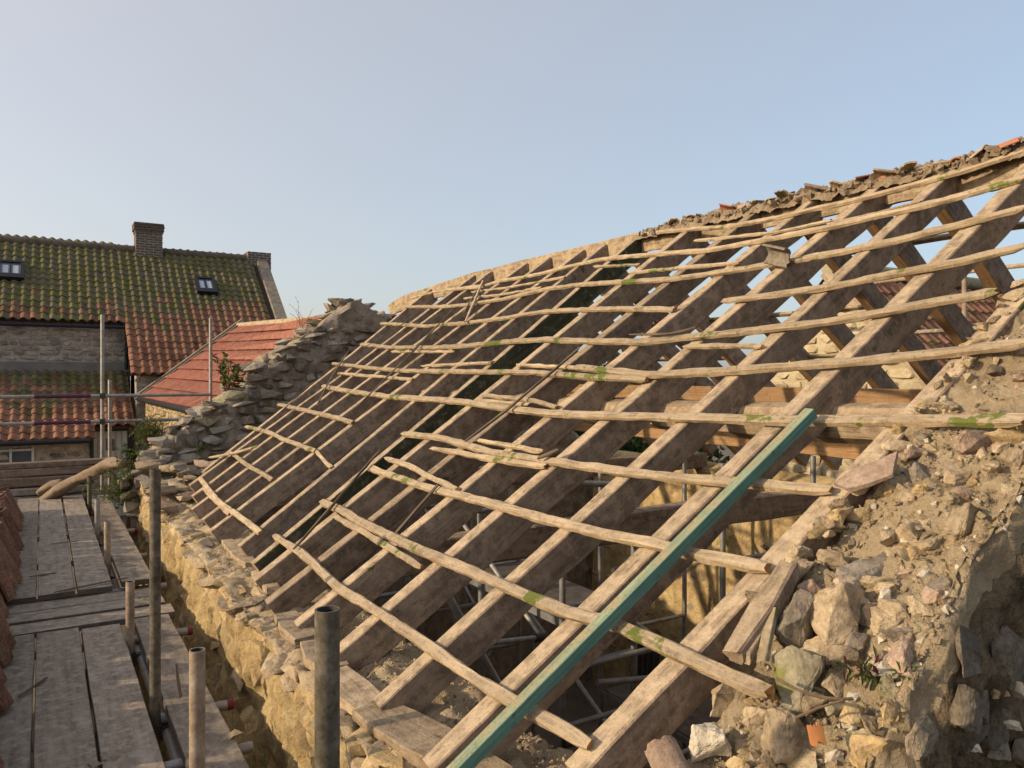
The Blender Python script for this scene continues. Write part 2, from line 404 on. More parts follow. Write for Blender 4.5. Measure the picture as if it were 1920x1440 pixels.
for i in range(52):                      # stones along the broken wall head
    y = 1.75 + i*.152 + rg.uniform(-.04, .04)
    s = rg.uniform(.05, .12)
    x = rg.uniform(.93, 1.0) if i % 3 else rg.uniform(1.0, 1.25)
    stone_at((x, y, -1.265 + .1*max(0, (y-7.6)/2) + rg.uniform(-.03, .015)), (s*rg.uniform(.8, 1.2), s*rg.uniform(.9, 1.6), s*rg.uniform(.4, .6)),
             HI if y < 5 else LO, pick(('s_tan', 5), ('s_gold', 4 if y < 6 else 1), ('s_grey', .2 + (y > 6)*4)), fw)
z = -2.15; cnt = 0
while z < -1.3:                         # roughly coursed blocks showing through the worn face
    h = rg.uniform(.09, .17); y = 1.7 + rg.random()*.2
    while y < 9.3:
        wd = rg.uniform(.14, .38)
        if rg.random() < .62 and cnt < 140:
            stone_at((.945 + rg.uniform(-.012, .012), y+wd/2, z+h/2), (.07, wd/2*.95, h/2*.92), CB, pick(('s_gold', 6), ('s_tan', 2)), fw, jitter=.10); cnt += 1
        y += wd
    z += h
for i in range(45):                      # loose heap where the wall meets the far gable
    y = rg.uniform(7.4, 9.6); x = rg.uniform(.9, 1.7); s = rg.uniform(.05, .13)
    stone_at((x, y, -1.2 + .13*max(0, y-7.6) + rg.uniform(-.05, .1)), (s*1.3, s*1.2, s*.5), LO, pick(('s_tan', 3), ('s_grey', 4), ('s_pink', 1)), fw)

# near gable: outer face, sloping rubble top, inner face, swept along X
def plane_z(x): return roofz(x) if x < 4.44 else roofz(4.44) - M*(x-4.44)
def gtop(x, y):
    base = -.038 - .13 * (1 - min(1, max(0, (x-1.45)/.45)))
    base -= .07 * math.exp(-((x-2.02)/.10)**2 - ((y-1.40)/.08)**2) + .06*math.exp(-((x-1.72)/.10)**2 - ((y-1.44)/.06)**2)
    base += .055 * math.exp(-((y-1.03)/.045)**2) * min(1, max(0, (x-1.4)/.3))
    base += .030*fr(x*5, y*5, 1.7, 4) + .028*fr(x*14, y*14, 6.2, 5) + .012*fr(x*45, y*45, 2.6, 2) + .02*abs(noise.noise((x*9, y*9, 4)))
    return plane_z(x) + base
fz = [3.4, 2.6, 2.0, 1.6, 1.3, 1.1] + [1.0 - i*.016 for i in range(62)]
py = [1.0 + i*.0125 for i in range(40)]
xs = [.9 + i*.0125 for i in range(int((3.9-.9)/.0125)+1)] + [4.0 + i*.1 for i in range(36)]
V = []
for x in xs:
    zt = gtop(x, 1.0)
    for q in fz:
        z = max(GR, zt - q)
        d = .05*fr(x*3, z*3, 3.3, 3) + .035*fr(x*10, z*10, 8.8, 4) + .010*fr(x*38, z*38, 2.2, 3)
        V.append((x, 1.0 - d*min(1, .35+q*2) + .03*max(0, .12-q)/.12, z))
    for y in py: V.append((x, y + (.03 if y < 1.03 else 0), gtop(x, y)))
    V.append((x, 1.49, max(GR, zt-.6))); V.append((x, 1.5, GR))
n = len(fz) + len(py) + 2
Fc = [(j*n+i, (j+1)*n+i, (j+1)*n+i+1, j*n+i+1) for j in range(len(xs)-1) for i in range(n-1)]
mi = [(0 if i < len(fz)-5 else 1) for j in range(len(xs)-1) for i in range(n-1)]
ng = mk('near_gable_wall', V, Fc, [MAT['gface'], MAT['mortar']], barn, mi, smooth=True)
hero = [  # photo px centre, px width, px height, material, lift
 (1640,1075,160,80,'s_grey',.0),(1582,1155,118,128,'s_tan',.03),(1495,1180,96,136,'s_grey',.02),(1502,1277,100,136,'s_moss',.0),
 (1472,1387,100,118,'s_tan',.02),(1335,1397,90,96,'s_white',.0),(1387,1317,118,84,'s_tan',-.02),(1255,1342,62,96,'s_dark',-.03),
 (1800,985,104,92,'s_tan',.02),(1830,832,100,52,'s_pink',.03),(1888,822,90,40,'s_gold',.02),(1902,862,60,48,'s_tan',.02),
 (1812,890,94,62,'s_tan',.0),(1727,895,62,54,'s_grey',.01),(1680,922,64,50,'s_gold',.0),(1730,928,34,30,'s_gold',.01),
 (1690,840,90,28,'s_tan',.02),(1718,852,62,32,'s_pink',.03),(1552,985,62,46,'s_tan',.03),(1502,1040,48,42,'s_tan',.02),
 (1507,1062,22,20,'s_pink',.04),(1515,1112,50,50,'s_pink',.01),(1657,1120,26,40,'s_white',.05),(1735,1077,36,20,'s_white',.03),
 (1760,1107,48,58,'s_grey',.02),(1652,1157,104,44,'s_dark',.0),(1697,1190,96,36,'s_grey',.0),(1695,1222,32,28,'s_moss',.03),
 (1580,1228,64,34,'s_tan',.01),(1575,1330,70,34,'s_moss',-.02),(1665,1292,34,56,'s_moss',.01),(1640,1412,100,86,'s_gold',.02),
 (1565,1418,42,38,'s_white',.0),(1420,1290,40,36,'s_tan',.0),(1530,1250,40,30,'s_grey',.0),(1425,1400,40,40,'s_tan',-.03),
 (1610,1385,46,34,'s_moss',-.02),(1690,990,40,24,'s_tan',.0),(1860,930,44,30,'s_tan',.0),(1760,800,50,24,'s_tan',.0),
 (1870,700,60,30,'s_tan',.0),(1890,600,54,40,'s_tan',.0),(1905,640,40,26,'s_white',.0),(1850,760,40,20,'s_gold',.0),
 (1200,1430,60,40,'s_grey',-.05),(1120,1435,60,36,'s_tan',-.08),(1300,1440,60,36,'s_tan',-.03),(1390,1440,60,44,'s_gold',.0),
 (1545,1215,70,60,'s_tan',.0),(1610,1205,60,40,'s_grey',.0),(1640,1245,60,50,'s_tan',-.01),(1715,1150,60,50,'s_tan',.0),(1600,1345,60,50,'s_gold',.0),(1530,1320,60,50,'s_tan',-.01),
 (1680,1345,50,60,'s_gold',.01),(1420,1350,60,70,'s_tan',-.02),(1285,1300,60,60,'s_grey',-.06),(1560,1050,60,40,'s_tan',.0),(1745,1010,70,40,'s_tan',.0),(1620,970,70,40,'s_gold',-.01),
 (1790,1050,60,50,'s_tan',.0),(1850,1000,50,40,'s_gold',.0),(1700,1080,44,34,'s_pink',.0),(1590,1095,50,36,'s_pink',.0),(1760,940,60,36,'s_tan',.0),(1870,900,60,36,'s_tan',.0)]
for i, (u, v, pw, ph, mt, lift) in enumerate(hero):
    p = onR(u, v, -.045 + lift); t = p.x*SN + p.y*CS
    if p.x < 1.6: p = onR(u, v, -.10 + lift)
    a, b = pw*t/F/2, ph*t/F/2
    put('stone', rock(HI, i*5 + 2, mt), p, ng, (rg.uniform(-.3, .3), rg.uniform(-.25, .25), -YAW + rg.uniform(-.4, .4)), (a*1.08, min(a, b)*.85, b*1.08))
for i in range(90):
    x = rg.uniform(1.0, 3.9); y = rg.uniform(1.06, 1.46); s = rg.uniform(.008, .022)
    stone_at((x, y, gtop(x, y) + s*.2), (s*1.3, s, s*.8), HI if s > .016 else LO, pick(('s_tan', 5), ('s_white', 2), ('s_pink', 1), ('s_gold', 2)), ng, jitter=1.5)
for i in range(95):
    x = 1.05 + 2.6*rg.random()**1.25; y = rg.uniform(1.08, 1.45); s_ = rg.uniform(.022, .06) * (1 if x < 2.4 else .6)
    stone_at((x, y, gtop(x, y) + s_*rg.uniform(-.25, .15)), (s_*rg.uniform(.9, 1.5), s_*rg.uniform(.7, 1.1), s_*rg.uniform(.45, .9)), HI, pick(('s_tan', 6), ('s_gold', 2), ('s_pink', 1.5), ('s_white', .8), ('s_grey', .5)), ng, jitter=.7)
for i in range(60):                      # mortar and stones spilling against the end rafter
    x = rg.uniform(1.75, 3.9); y = rg.uniform(1.47, 1.535); s_ = rg.uniform(.018, .05)
    stone_at((x, y, roofz(x) - s_*rg.uniform(.1, .6)), (s_*rg.uniform(1.0, 1.9), s_*.7, s_*rg.uniform(.4, .7)), HI, pick(('mortar', 7), ('s_tan', 2), ('s_gold', .6)), ng, name='mortar_lump', jitter=.5)
for i in range(120):                     # broken lumps of bedding mortar
    x = 1.1 + 2.9*rg.random()**1.1; y = rg.uniform(1.06, 1.46); s_ = rg.uniform(.025, .075) * (1 if x < 2.3 else .6)
    stone_at((x, y, gtop(x, y) - s_*rg.uniform(.1, .4)), (s_*rg.uniform(.8, 1.6), s_*rg.uniform(.7, 1.2), s_*rg.uniform(.4, .8)), HI, 'mortar', ng, name='mortar_lump', jitter=.8)
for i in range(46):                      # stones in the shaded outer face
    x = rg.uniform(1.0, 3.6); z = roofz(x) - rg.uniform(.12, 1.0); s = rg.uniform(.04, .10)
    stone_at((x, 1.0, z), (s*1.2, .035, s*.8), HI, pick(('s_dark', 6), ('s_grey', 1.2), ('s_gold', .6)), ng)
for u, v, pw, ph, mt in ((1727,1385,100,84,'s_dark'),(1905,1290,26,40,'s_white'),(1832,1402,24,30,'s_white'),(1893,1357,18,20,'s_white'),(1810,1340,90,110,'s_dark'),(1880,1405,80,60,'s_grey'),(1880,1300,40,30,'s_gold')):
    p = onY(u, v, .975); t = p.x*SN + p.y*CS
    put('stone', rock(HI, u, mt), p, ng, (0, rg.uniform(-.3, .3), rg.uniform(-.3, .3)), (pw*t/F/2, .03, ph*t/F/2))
# grit and crumbled mortar lying on the gable top and wall head: uncountable
gm = MB()
LOV = [([v.co.copy() for v in m_.vertices], [tuple(p.vertices) for p in m_.polygons]) for m_ in [rock_mesh('crumb', 400+i, 9, 2.5, 0, 0, .05, .7) for i in range(5)]]
def crumb(mb, c, s, m=0):
    vv, ff = LOV[rg.randrange(5)]; e = Euler((rg.uniform(0, 6), rg.uniform(0, 6), rg.uniform(0, 6))).to_matrix()
    mb.add([Vector(c) + e @ v * s for v in vv], ff, m)
for i in range(6500):
    x = .95 + 2.9*rg.random()**1.4; y = rg.uniform(1.02, 1.49)
    if noise.noise((x*6, y*6, 2)) < -.05 and i % 3: continue
    if x > 2.5 and i % 5 < 3: continue
    crumb(gm, (x, y, gtop(x, y)+.002), rg.choice((.003, .004, .005, .007, .010, .014)), pick((0, 9), (1, 1), (2, .6)))
tag(gm.build('mortar_crumbs', [MAT['mortar'], MAT['s_white'], MAT['s_grey']], ng), kind='stuff')
gm = MB()
for i in range(2600):
    x = rg.uniform(.96, 1.45); y = 1.5 + 6*rg.random()**1.5
    crumb(gm, (x, y, -1.235 + .05*fr(x*3, y*3, 5.5, 4)), rg.choice((.003, .004, .006, .010)), pick((0, 5), (1, 1), (2, 2)))
tag(gm.build('mortar_crumbs', [MAT['mortar'], MAT['s_white'], MAT['s_grey']], fw), kind='stuff')

# far gable: coursed rubble following the stepped, broken profile
fp = [onY(u, v, YF) for u, v in ((245,905),(285,850),(330,800),(380,775),(420,748),(455,728),(480,690),(520,660),(560,628),(598,606),(625,582),(655,563),(690,567),(716,588))]
fprof = [(p.x, p.z) for p in fp] + [(4.6, .72), (7.4, -1.2)]
def fgz(x):
    if x <= fprof[0][0]: return fprof[0][1]
    for (a, b), (c, d) in zip(fprof, fprof[1:]):
        if a <= x <= c: return b + (d-b)*(x-a)/(c-a)
    return fprof[-1][1]
xs = [fprof[0][0] + i*.025 for i in range(int((7.4-fprof[0][0])/.025))]
V = []
prf = [(0, q) for q in [4.6, 3.2, 2.4, 2.2] + [2.05 - .04*i for i in range(51)]] + [(k, 0) for k in (.02, .1, .2, .3, .4, .48)] + [(.5, .1), (.5, 1), (.5, 4.6)]
for x in xs:
    zt = fgz(x) - .05
    for dy, q in prf:
        z = max(GR, zt - q)
        if q and dy == 0: V.append((x, YF + .0 + .07*fr(x*4, z*5, 1, 5), z))
        elif q: V.append((x, YF + dy, z))
        else: V.append((x, YF + dy, zt + .07*fr(x*4, dy*4, 5, 3)))
n = len(prf)
Fc = [(j*n+i, (j+1)*n+i, (j+1)*n+i+1, j*n+i+1) for j in range(len(xs)-1) for i in range(n-1)]
fg = mk('far_gable_wall', V, Fc, MAT['s_grey'], barn, smooth=50)
cnt = 0; z = -1.55
while z < 1.2:
    h = rg.uniform(.055, .15); x = .85 - rg.random()*.2
    while x < 4.4:
        wd = rg.uniform(.10, .33)
        if fgz(x + wd/2) > z + h*.3 and cnt < 290:
            stone_at((x + wd/2, YF + rg.uniform(-.01, .03) + (.02 if x > 2.6 and rg.random() < .4 else 0), z + h/2), (wd/2*1.06, .085, h/2*1.08), CB if rg.random() < .6 else LO,
                     pick(('s_ash', 5), ('s_grey', 2), ('s_dark', 1.5), ('s_moss', .4)), fg, jitter=.14); cnt += 1
        x += wd
    z += h
for i in range(48):
    x = fprof[0][0] + (4.3-fprof[0][0])*i/47; s = rg.uniform(.06, .15)
    stone_at((x, YF + rg.uniform(.02, .4), fgz(x) + rg.uniform(-.06, .0)), (s*1.3, s, s*.42), HI if i % 2 else CB,
             pick(('s_ash', 4), ('s_grey', 2), ('s_tan', 1), ('s_moss', 1.5)), fg, jitter=.5)
# rear long wall (inner face lit through the rafters)
V = []; ys = [1.5 + i*.06 for i in range(131)]; pz = [-4.6, -4, -3.4] + [-3.2 + i*.06 for i in range(35)]
for y in ys:
    for z in pz: V.append((7.115 - .02*fr(y*2, z*2, 5, 4) - .012*fr(y*9, z*9, 1, 3), y, min(z, -1.15)))
    V.append((7.35, y, -1.1)); V.append((7.6, y, -1.15)); V.append((7.6, y, -4.6))
n = len(pz) + 3
Fc = [(j*n+i, j*n+i+1, (j+1)*n+i+1, (j+1)*n+i) for j in range(len(ys)-1) for i in range(n-1)]
rw = mk('rear_wall', V, Fc, MAT['render'], barn, smooth=True)
cnt = 0; z = -4.3
while z < -1.2:
    h = rg.uniform(.12, .24); y = 2.6
    while y < 9.2:
        wd = rg.uniform(.2, .5)
        if cnt < 260 and rg.random() < .85:
            stone_at((7.155 + rg.uniform(0, .02), y+wd/2, z+h/2), (.07, wd/2*.95, h/2*.93), CB, pick(('s_gold', 4), ('s_tan', 4), ('s_grey', .6)), rw, jitter=.06); cnt += 1
        y += wd
    z += h

# ---- roof timbers
RP = [((1155,1355),(1835,622)), ((837,1397),(1772,467)), ((725,1300),(1675,415)), ((670,1185),(1535,440)), ((600,1132),(1337,525)),
      ((597,1050),(1240,535)), ((487,1077),(1157,537)), ((515,1020),(1075,545)), ((455,1017),(1015,555)), ((400,990),(950,575)),
      ((395,962),(907,575)), ((372,945),(820,615)), ((400,900),(745,640)), ((385,887),(747,620)), ((435,840),(760,580))]
foot = [1.2, 1.0, 1.02, .98, 1.02, 1.0, 1.03, 1.08, 1.1, 1.06, 1.08, 1.08, 1.15, 1.2, 1.35]
RM = [MAT['raf_top'], MAT['raf_side'], MAT['raf_end']]
raft = []
for i, (a, b) in enumerate(RP):
    A, B = onR(*a), onR(*b); k = (B.y - A.y) / (B.x - A.x)
    xa = foot[i]; ya = A.y + k*(xa - A.x); yb = A.y + k*(ridgeX(8 if i > 11 else 4) - A.x); xb = ridgeX(yb) - .015
    pa, pb = Vector((xa, ya, roofz(xa))), Vector((xb, yb, roofz(xb)))
    mid = pa.lerp(pb, .5) + Vector((0, rg.uniform(-.015, .015), 0)) - NRM*rg.uniform(0, .02)
    raft.append((pa, pb))
    timber('rafter', [pa, mid, pb], (.085 if i < 8 else .078)*rg.uniform(.92, 1.08), (.14 if i < 6 else .165)*rg.uniform(.95, 1.12), RM if i not in (7, 6) else [MAT['raf_top'], MAT['raf_alg' if i == 7 else 'raf_side'], MAT['raf_end']], barn, jit=.03, ch=.06, seg=.10, seed=i+1)
    if i and i < 14:            # rear slope partner
        yc = yb + .09; N2 = Vector((M, 0, 1)).normalized()
        q0 = Vector((xb + .03, yc, roofz(xb) - .01)); q1 = Vector((7.45, yc + rg.uniform(-.05, .05), roofz(xb) - M*(7.45 - xb)))
        timber('rafter', [q0, q0.lerp(q1, .5) + Vector((0, rg.uniform(-.02, .02), 0)), q1], .08, .16, [MAT['raf_top'], MAT['raf_side'], MAT['raf_end'], MAT['orange']], barn, nrm=N2, bot=3, jit=.03, ch=.06, seg=.14, seed=i+40)  # orange underside: the sunlit look of this edge is put into its colour
ry = [1.15 + i*.35 for i in range(26)]
timber('ridge_board', [Vector((ridgeX(y) + .02, y, roofz(ridgeX(y)) + .03 + .012*noise.noise((y*3, 0, 0)))) for y in ry] + [Vector((ridgeX(10.25), 10.25, roofz(ridgeX(10.25)) - .05))], .034, .18, [MAT['raf_top'], MAT['ridge'], MAT['orange']], barn, nrm=Vector((0, 0, 1)), jit=.07, ch=.05, seed=77)
BT = [MAT['bat_top'], MAT['bat_side'], MAT['bat_end']]
BATT = [
 ([(515,1007),(555,1030),(585,1055),(635,1102),(705,1145),(770,1190),(835,1237),(897,1277),(945,1304),(1000,1337),(1045,1360),(1107,1400)], 1.0),
 ([(605,942),(647,962),(697,990),(760,1020),(835,1052),(900,1080),(952,1102),(1015,1130),(1070,1152),(1150,1172),(1190,1189),(1250,1217),(1325,1249),(1375,1272),(1448,1300)], 1.1),
 ([(630,968),(710,1015),(792,1065)], .8),
 ([(692,877),(730,890),(785,910),(840,925),(925,947),(1012,972),(1075,987),(1115,1000),(1227,1020),(1290,1037),(1352,1049),(1440,1068)], 1.05),
 ([(725,860),(775,877),(812,897),(858,920)], .8),
 ([(757,813),(825,822),(875,835),(925,850),(1012,862),(1080,873),(1167,885),(1280,897),(1355,903),(1412,907),(1505,917),(1558,921)], 1.0),
 ([(810,841),(925,861),(1025,876)], .75), ([(895,827),(1020,847)], .6),
 ([(605,725),(660,735),(735,745),(830,751),(887,757),(950,767),(1025,775),(1100,780),(1180,782),(1280,785),(1430,790),(1540,790),(1690,788),(1925,790)], 1.1),
 ([(907,742),(1000,752),(1045,765)], .7), ([(895,751),(992,760)], .6),
 ([(625,682),(710,692),(785,697),(875,697),(950,698),(1025,701),(1100,707),(1215,712)], .95),
 ([(1080,690),(1160,698),(1220,705),(1330,699),(1425,692),(1555,683),(1615,680),(1715,670),(1815,660),(1925,647)], 1.1),
 ([(970,685),(1080,690),(1180,696)], .6), ([(792,687),(925,680)], .55), ([(635,700),(775,712)], .7),
 ([(677,646),(735,652),(800,652),(875,649),(950,642),(1022,637),(1080,640),(1205,642),(1305,632),(1430,620),(1555,605),(1652,587),(1765,567),(1870,550)], 1.05),
 ([(735,660),(850,660)], .6),
 ([(715,607),(800,612),(875,606),(950,597),(1012,586),(1080,582),(1180,580),(1265,582)], .95),
 ([(1358,566),(1455,555),(1555,540),(1690,513),(1790,494),(1925,463)], 1.0),
 ([(760,576),(837,575),(875,572),(950,560),(1025,542),(1080,535),(1155,530),(1255,525),(1330,515),(1430,500),(1540,481),(1665,456),(1790,425),(1925,391)], 1.0),
 ([(837,544),(900,539),(940,527),(1000,517),(1062,502),(1125,487),(1230,477),(1330,470),(1430,452),(1565,425),(1690,397),(1815,365),(1925,334)], 1.0),
 ([(870,560),(940,553),(1015,540)], .6), ([(1180,512),(1290,502),(1385,494)], .7), ([(1305,452),(1455,437),(1560,414)], .55), ([(1115,500),(1200,497)], .6),
 ([(1185,441),(1280,432),(1367,425),(1455,410),(1555,386),(1590,379),(1715,347),(1815,320),(1925,284)], .9),
 ([(770,560),(812,548),(860,541),(905,535)], .8), ([(885,548),(950,540),(1060,520)],.55),
 ([(522,759),(572,770),(635,785),(662,794)], .95), ([(462,800),(500,810),(540,827),(592,847)], .95), ([(590,845),(622,878)], .7),
 ([(430,847),(472,877),(512,900)], .85), ([(375,897),(415,945),(447,967),(490,1000)], .95), ([(382,917),(430,965)], .75),
 ([(1285,650),(1360,648),(1432,651)], .7), ([(1565,420),(1640,402),(1725,380)], .5)]
for i, (pp, k) in enumerate(BATT):
    hb = .027 * (1 if k > .8 else .75)
    pts = [onR(u, v, .010 if k > .8 else .004) + NRM*(.016 if k > .8 else .012) for u, v in pp]
    timber('batten', pts, .0415*k, hb, BT, barn, jit=.07, ch=.20, seg=.04, seed=i*1.7+3, rag=.03)
# purlins, tie beams
px_ = onR(1255, 750, -.14)
timber('purlin', [(px_.x, y, px_.z + .02*math.sin(y*1.4)) for y in (1.45, 2.5, 3.6, 4.8, 6.2)], .15, .15, [MAT['raf_top'], MAT['raf_end'], MAT['raf_end']], barn, nrm=Vector((-.3, 0, 1)).normalized(), jit=.05, ch=.28, seed=5)
for X, z, w_, h_ in ((5.85, -.10, .12, .15), (6.6, -.60, .12, .18)):
    timber('purlin', [(X, y, z) for y in (1.5, 4, 6.5, 9.25)], w_, h_, [MAT['raf_top'], MAT['orange'], MAT['orange']], barn, nrm=Vector((0, 0, 1)), jit=.02, ch=.06, seed=X)
for Y in (4.25, 7.1):
    timber('tie_beam', [(1.75, Y, -.99), (4.2, Y, -.95), (7.2, Y, -.97)], .15, .19, [MAT['raf_side'], MAT['raf_side'], MAT['raf_end']], barn, nrm=Vector((0, 0, 1)), jit=.02, ch=.06, seed=Y)
for k in range(5):                       # sparse battens left on the rear slope
    X = 4.9 + k*.5; z = roofz(4.44) - M*(X-4.44)
    timber('batten', [(X, 1.4 + .5*k, z), (X, 4.2, z - .01), (X + .02, 6.5 + .3*k, z)], .042, .025, BT, barn, nrm=Vector((M, 0, 1)).normalized(), jit=.06, seed=k+90, rag=.02)
# dusty wall-plate planks on the wall head under the rafter feet
for (u0, v0, u1, v1, wd) in ((690,1318,935,1455,.17),(625,1255,700,1322,.16),(585,1200,628,1250,.15),(535,1148,575,1195,.14),(485,1068,512,1100,.11),(425,1010,470,1055,.10)):
    a, b = onZ(u0, v0, -1.185), onZ(u1, v1, -1.185)
    timber('wall_plate', [a, a.lerp(b, .5), b], wd, .05, [MAT['raf_top'], MAT['raf_end'], MAT['raf_end']], barn, nrm=Vector((rg.uniform(-.1, .02), rg.uniform(-.06, .06), 1)).normalized(), jit=.05, ch=.08, seed=u0, rag=.03)
# ridge mortar bedding with broken ridge tiles
gm = MB(); ys_ = [1.12 + i*.014 for i in range(290)]; cr_ = [-.085 + .017*i for i in range(11)]
for y in ys_:
    X = ridgeX(y); k_ = min(1, max(0, (5.15-y)/.5))
    for c_ in cr_:
        hh_ = (.022 + .045*noise.noise((y*3.1, 1, 1)) + .022*noise.noise((y*8, 4, 1))) * (1 - (c_/.085)**2) * k_
        gm.v.append(Vector((X + .02 + c_ + .03*noise.noise((y*13, c_*9, 1)) + .02*noise.noise((y*37, c_*19, 1)), y, roofz(X) + .026 - abs(c_)*.66 - (.02 if abs(c_) > .08 else 0) + max(0, hh_) + .03*fr(y*13, c_*13, 3, 5) * (k_*.8+.2))))
for j in range(len(ys_)-1):
    for i in range(10):
        gm.f.append((j*11+i, j*11+i+1, (j+1)*11+i+1, (j+1)*11+i)); gm.m.append(0); gm.uv += [(0, 0)]*4
for i in range(900):
    y = 1.2 + 3.9*rg.random(); X = ridgeX(y); r = max(-1, min(1, rg.gauss(0, .45)))
    hgt = (.03 + .04*noise.noise((y*3.1, 1, 1)) + .018*noise.noise((y*9, 4, 1))) * (1 - abs(r)*.7)
    if y > 4.6: hgt *= .5
    crumb(gm, (X + .02 + r*.11, y, roofz(X) + .03 - abs(r)*.05 + hgt*rg.random()), rg.choice((.010, .016, .022, .032)), pick((0, 8), (1, 1), (2, 1)))
MAT['ridge_lime'] = stone('ridge_lime', [(.27, .195, .12), (.40, .30, .195), (.50, .39, .265)], 9, bmp=1.0, fine=60, grime=.35, grimec=(.16, .11, .07), bd=.03)
tag(gm.build('ridge_mortar', [MAT['ridge_lime'], MAT['s_tan'], MAT['s_pink']], barn, smooth=30), kind='stuff')
def curved_tile(rad, ln, arc, th=.013, nseg=9, wob=.0, seed=0):
    mb = MB(); g2 = random.Random(seed); V = []; nl = 5
    for j in range(nl+1):
        for k in range(nseg+1):
            a = -arc/2 + arc*k/nseg; cut = 1 - wob*abs(noise.noise((k*.7, seed*3.1, j*.2)))
            l = (j/nl - .5)*ln*(cut if j in (0, nl) else 1)
            V.append(Vector((math.sin(a)*rad, l, math.cos(a)*rad - rad)))
    m_ = len(V); V += [Vector((p.x*(1-th/rad), p.y, (p.z+rad)*(1-th/rad)-rad)) for p in V]
    n_ = nseg+1; f = []
    for j in range(nl):
        for k in range(nseg):
            a, b, c, d = j*n_+k, j*n_+k+1, (j+1)*n_+k+1, (j+1)*n_+k
            f += [(a, b, c, d), (d+m_, c+m_, b+m_, a+m_)]
    for j in range(nl): f += [(j*n_, (j+1)*n_, (j+1)*n_+m_, j*n_+m_), (j*n_+nseg+m_, (j+1)*n_+nseg+m_, (j+1)*n_+nseg, j*n_+nseg)]
    for k in range(nseg): f += [(k+m_, k+1+m_, k+1, k), (nl*n_+k, nl*n_+k+1, nl*n_+k+1+m_, nl*n_+k+m_)]
    return V, f
frag = []
for i in range(4):
    vv, ff = curved_tile(.11, .14 + .03*i, 1.2 + .3*i, wob=.5, seed=i+1); me = mesh('ridge_tile_fragment', vv, ff, MAT['terra'] if i == 1 else MAT['s_pink'] if i % 2 else MAT['s_tan'], smooth=40); frag.append(me)
for i in range(40):
    y = 1.25 + 3.5*i/40 + rg.uniform(-.05, .05); X = ridgeX(y)
    put('tile_fragment', frag[i % 4], (X + rg.uniform(-.07, .07), y, roofz(X) + .05 + .035*noise.noise((y*3.1, 1, 1))), barn, (rg.uniform(-.5, .5), rg.uniform(-.6, .6), rg.uniform(0, 3)), [rg.uniform(.45, .8)]*3)
# ------------------------------------------------------------------ loose things lying on the barn roof and gable
def loose(name, pts, w_, h_, mats, label, cat, group=None, **k):
    return tag(timber(name, pts, w_, h_, mats, None, **k), label, cat, group)
OB = .048
def gpt(u, v, off=OB): return onR(u, v, off)
p0, p1 = onR(1517, 766, .088), onR(1190, 1095, .088); d = (p0 - p1).normalized()
loose('green_board', [p0, p0.lerp(p1, .5), p1, p1 - d*1.75], .042, .04, [MAT['green'], MAT['teal'], MAT['raf_end']],
      'long square timber painted faded green, laid slantwise over the battens', 'timber', jit=.012, ch=.05, seg=.2)
G = 'thin split sticks lying across the battens'
for i, (pp, w_, lab) in enumerate([
  ([(905,525),(888,565),(872,602)], .022, 'short flat lath standing across two battens high on the roof'),
  ([(893,545),(867,588)], .014, 'slim splinter beside the flat lath high on the roof'),
  ([(850,578),(780,650),(695,737)], .012, 'long thin stick of a crossing pair near the far gable'),
  ([(846,582),(770,664),(660,770)], .010, 'longest thin stick of the crossing pair near the far gable'),
  ([(778,592),(700,640),(600,705),(470,822)], .010, 'very long thin rod running down beside the far gable'),
  ([(655,654),(620,708),(595,757)], .014, 'mossy stick leaning over the upper battens by the far gable'),
  ([(1085,652),(1027,702),(950,766),(872,826)], .017, 'straight dark stick crossing the middle battens'),
  ([(712,842),(640,925),(552,1026)], .016, 'dark stick sliding down over the lower battens'),
  ([(1305,612),(1270,625),(1180,626)], .012, 'short dark splinter on the wide middle batten'),
  ([(392,857),(440,848),(482,835)], .022, 'pale split lath lying at the low far corner of the roof'),
  ([(1010,857),(1030,848),(1045,842)], .02, 'dark broken splinter on the middle batten')]):
    off = .055
    loose('stick', [onR(u, v, off) for u, v in pp], w_*1.15, w_*.8, [MAT['stick' if i not in (0, 9) else 'bat_top']]*3, lab, 'stick', jit=.06, ch=.2, seg=.08, seed=i*2.3+.7, rag=.02)
loose('stick', [onR(820, 908, .05), onR(780, 952, .03), onR(740, 1000, -.02)], .022, .014, [MAT['stick']]*3, 'bent stick tied with orange twine hanging below a lower batten', 'stick', jit=.06, seed=4.4, rag=.02)
loose('timber_offcut', [onR(1368, 1222, .06), onR(1420, 1140, .055), onR(1476, 1052, .06)], .075, .06, RM, 'grey rafter offcut wedged between the end rafter and gable stones', 'timber', jit=.04, ch=.1, seed=8.8, rag=.03)
loose('stone_slab', [onR(1392, 1226, .04), onR(1432, 1150, .04)], .055, .03, [MAT['s_pink'], MAT['s_tan'], MAT['s_tan']], 'narrow pale stone slab standing beside the grey timber offcut', 'stone', jit=.05, ch=.1, seed=3.8, rag=.03)
loose('stone_slab', [onR(1428, 1235, .03), onR(1447, 1140, .05)], .04, .025, [MAT['s_tan'], MAT['s_moss'], MAT['s_tan']], 'thin upright stone splinter with mossy foot by the offcut', 'stone', jit=.06, ch=.1, seed=5.8, rag=.03)
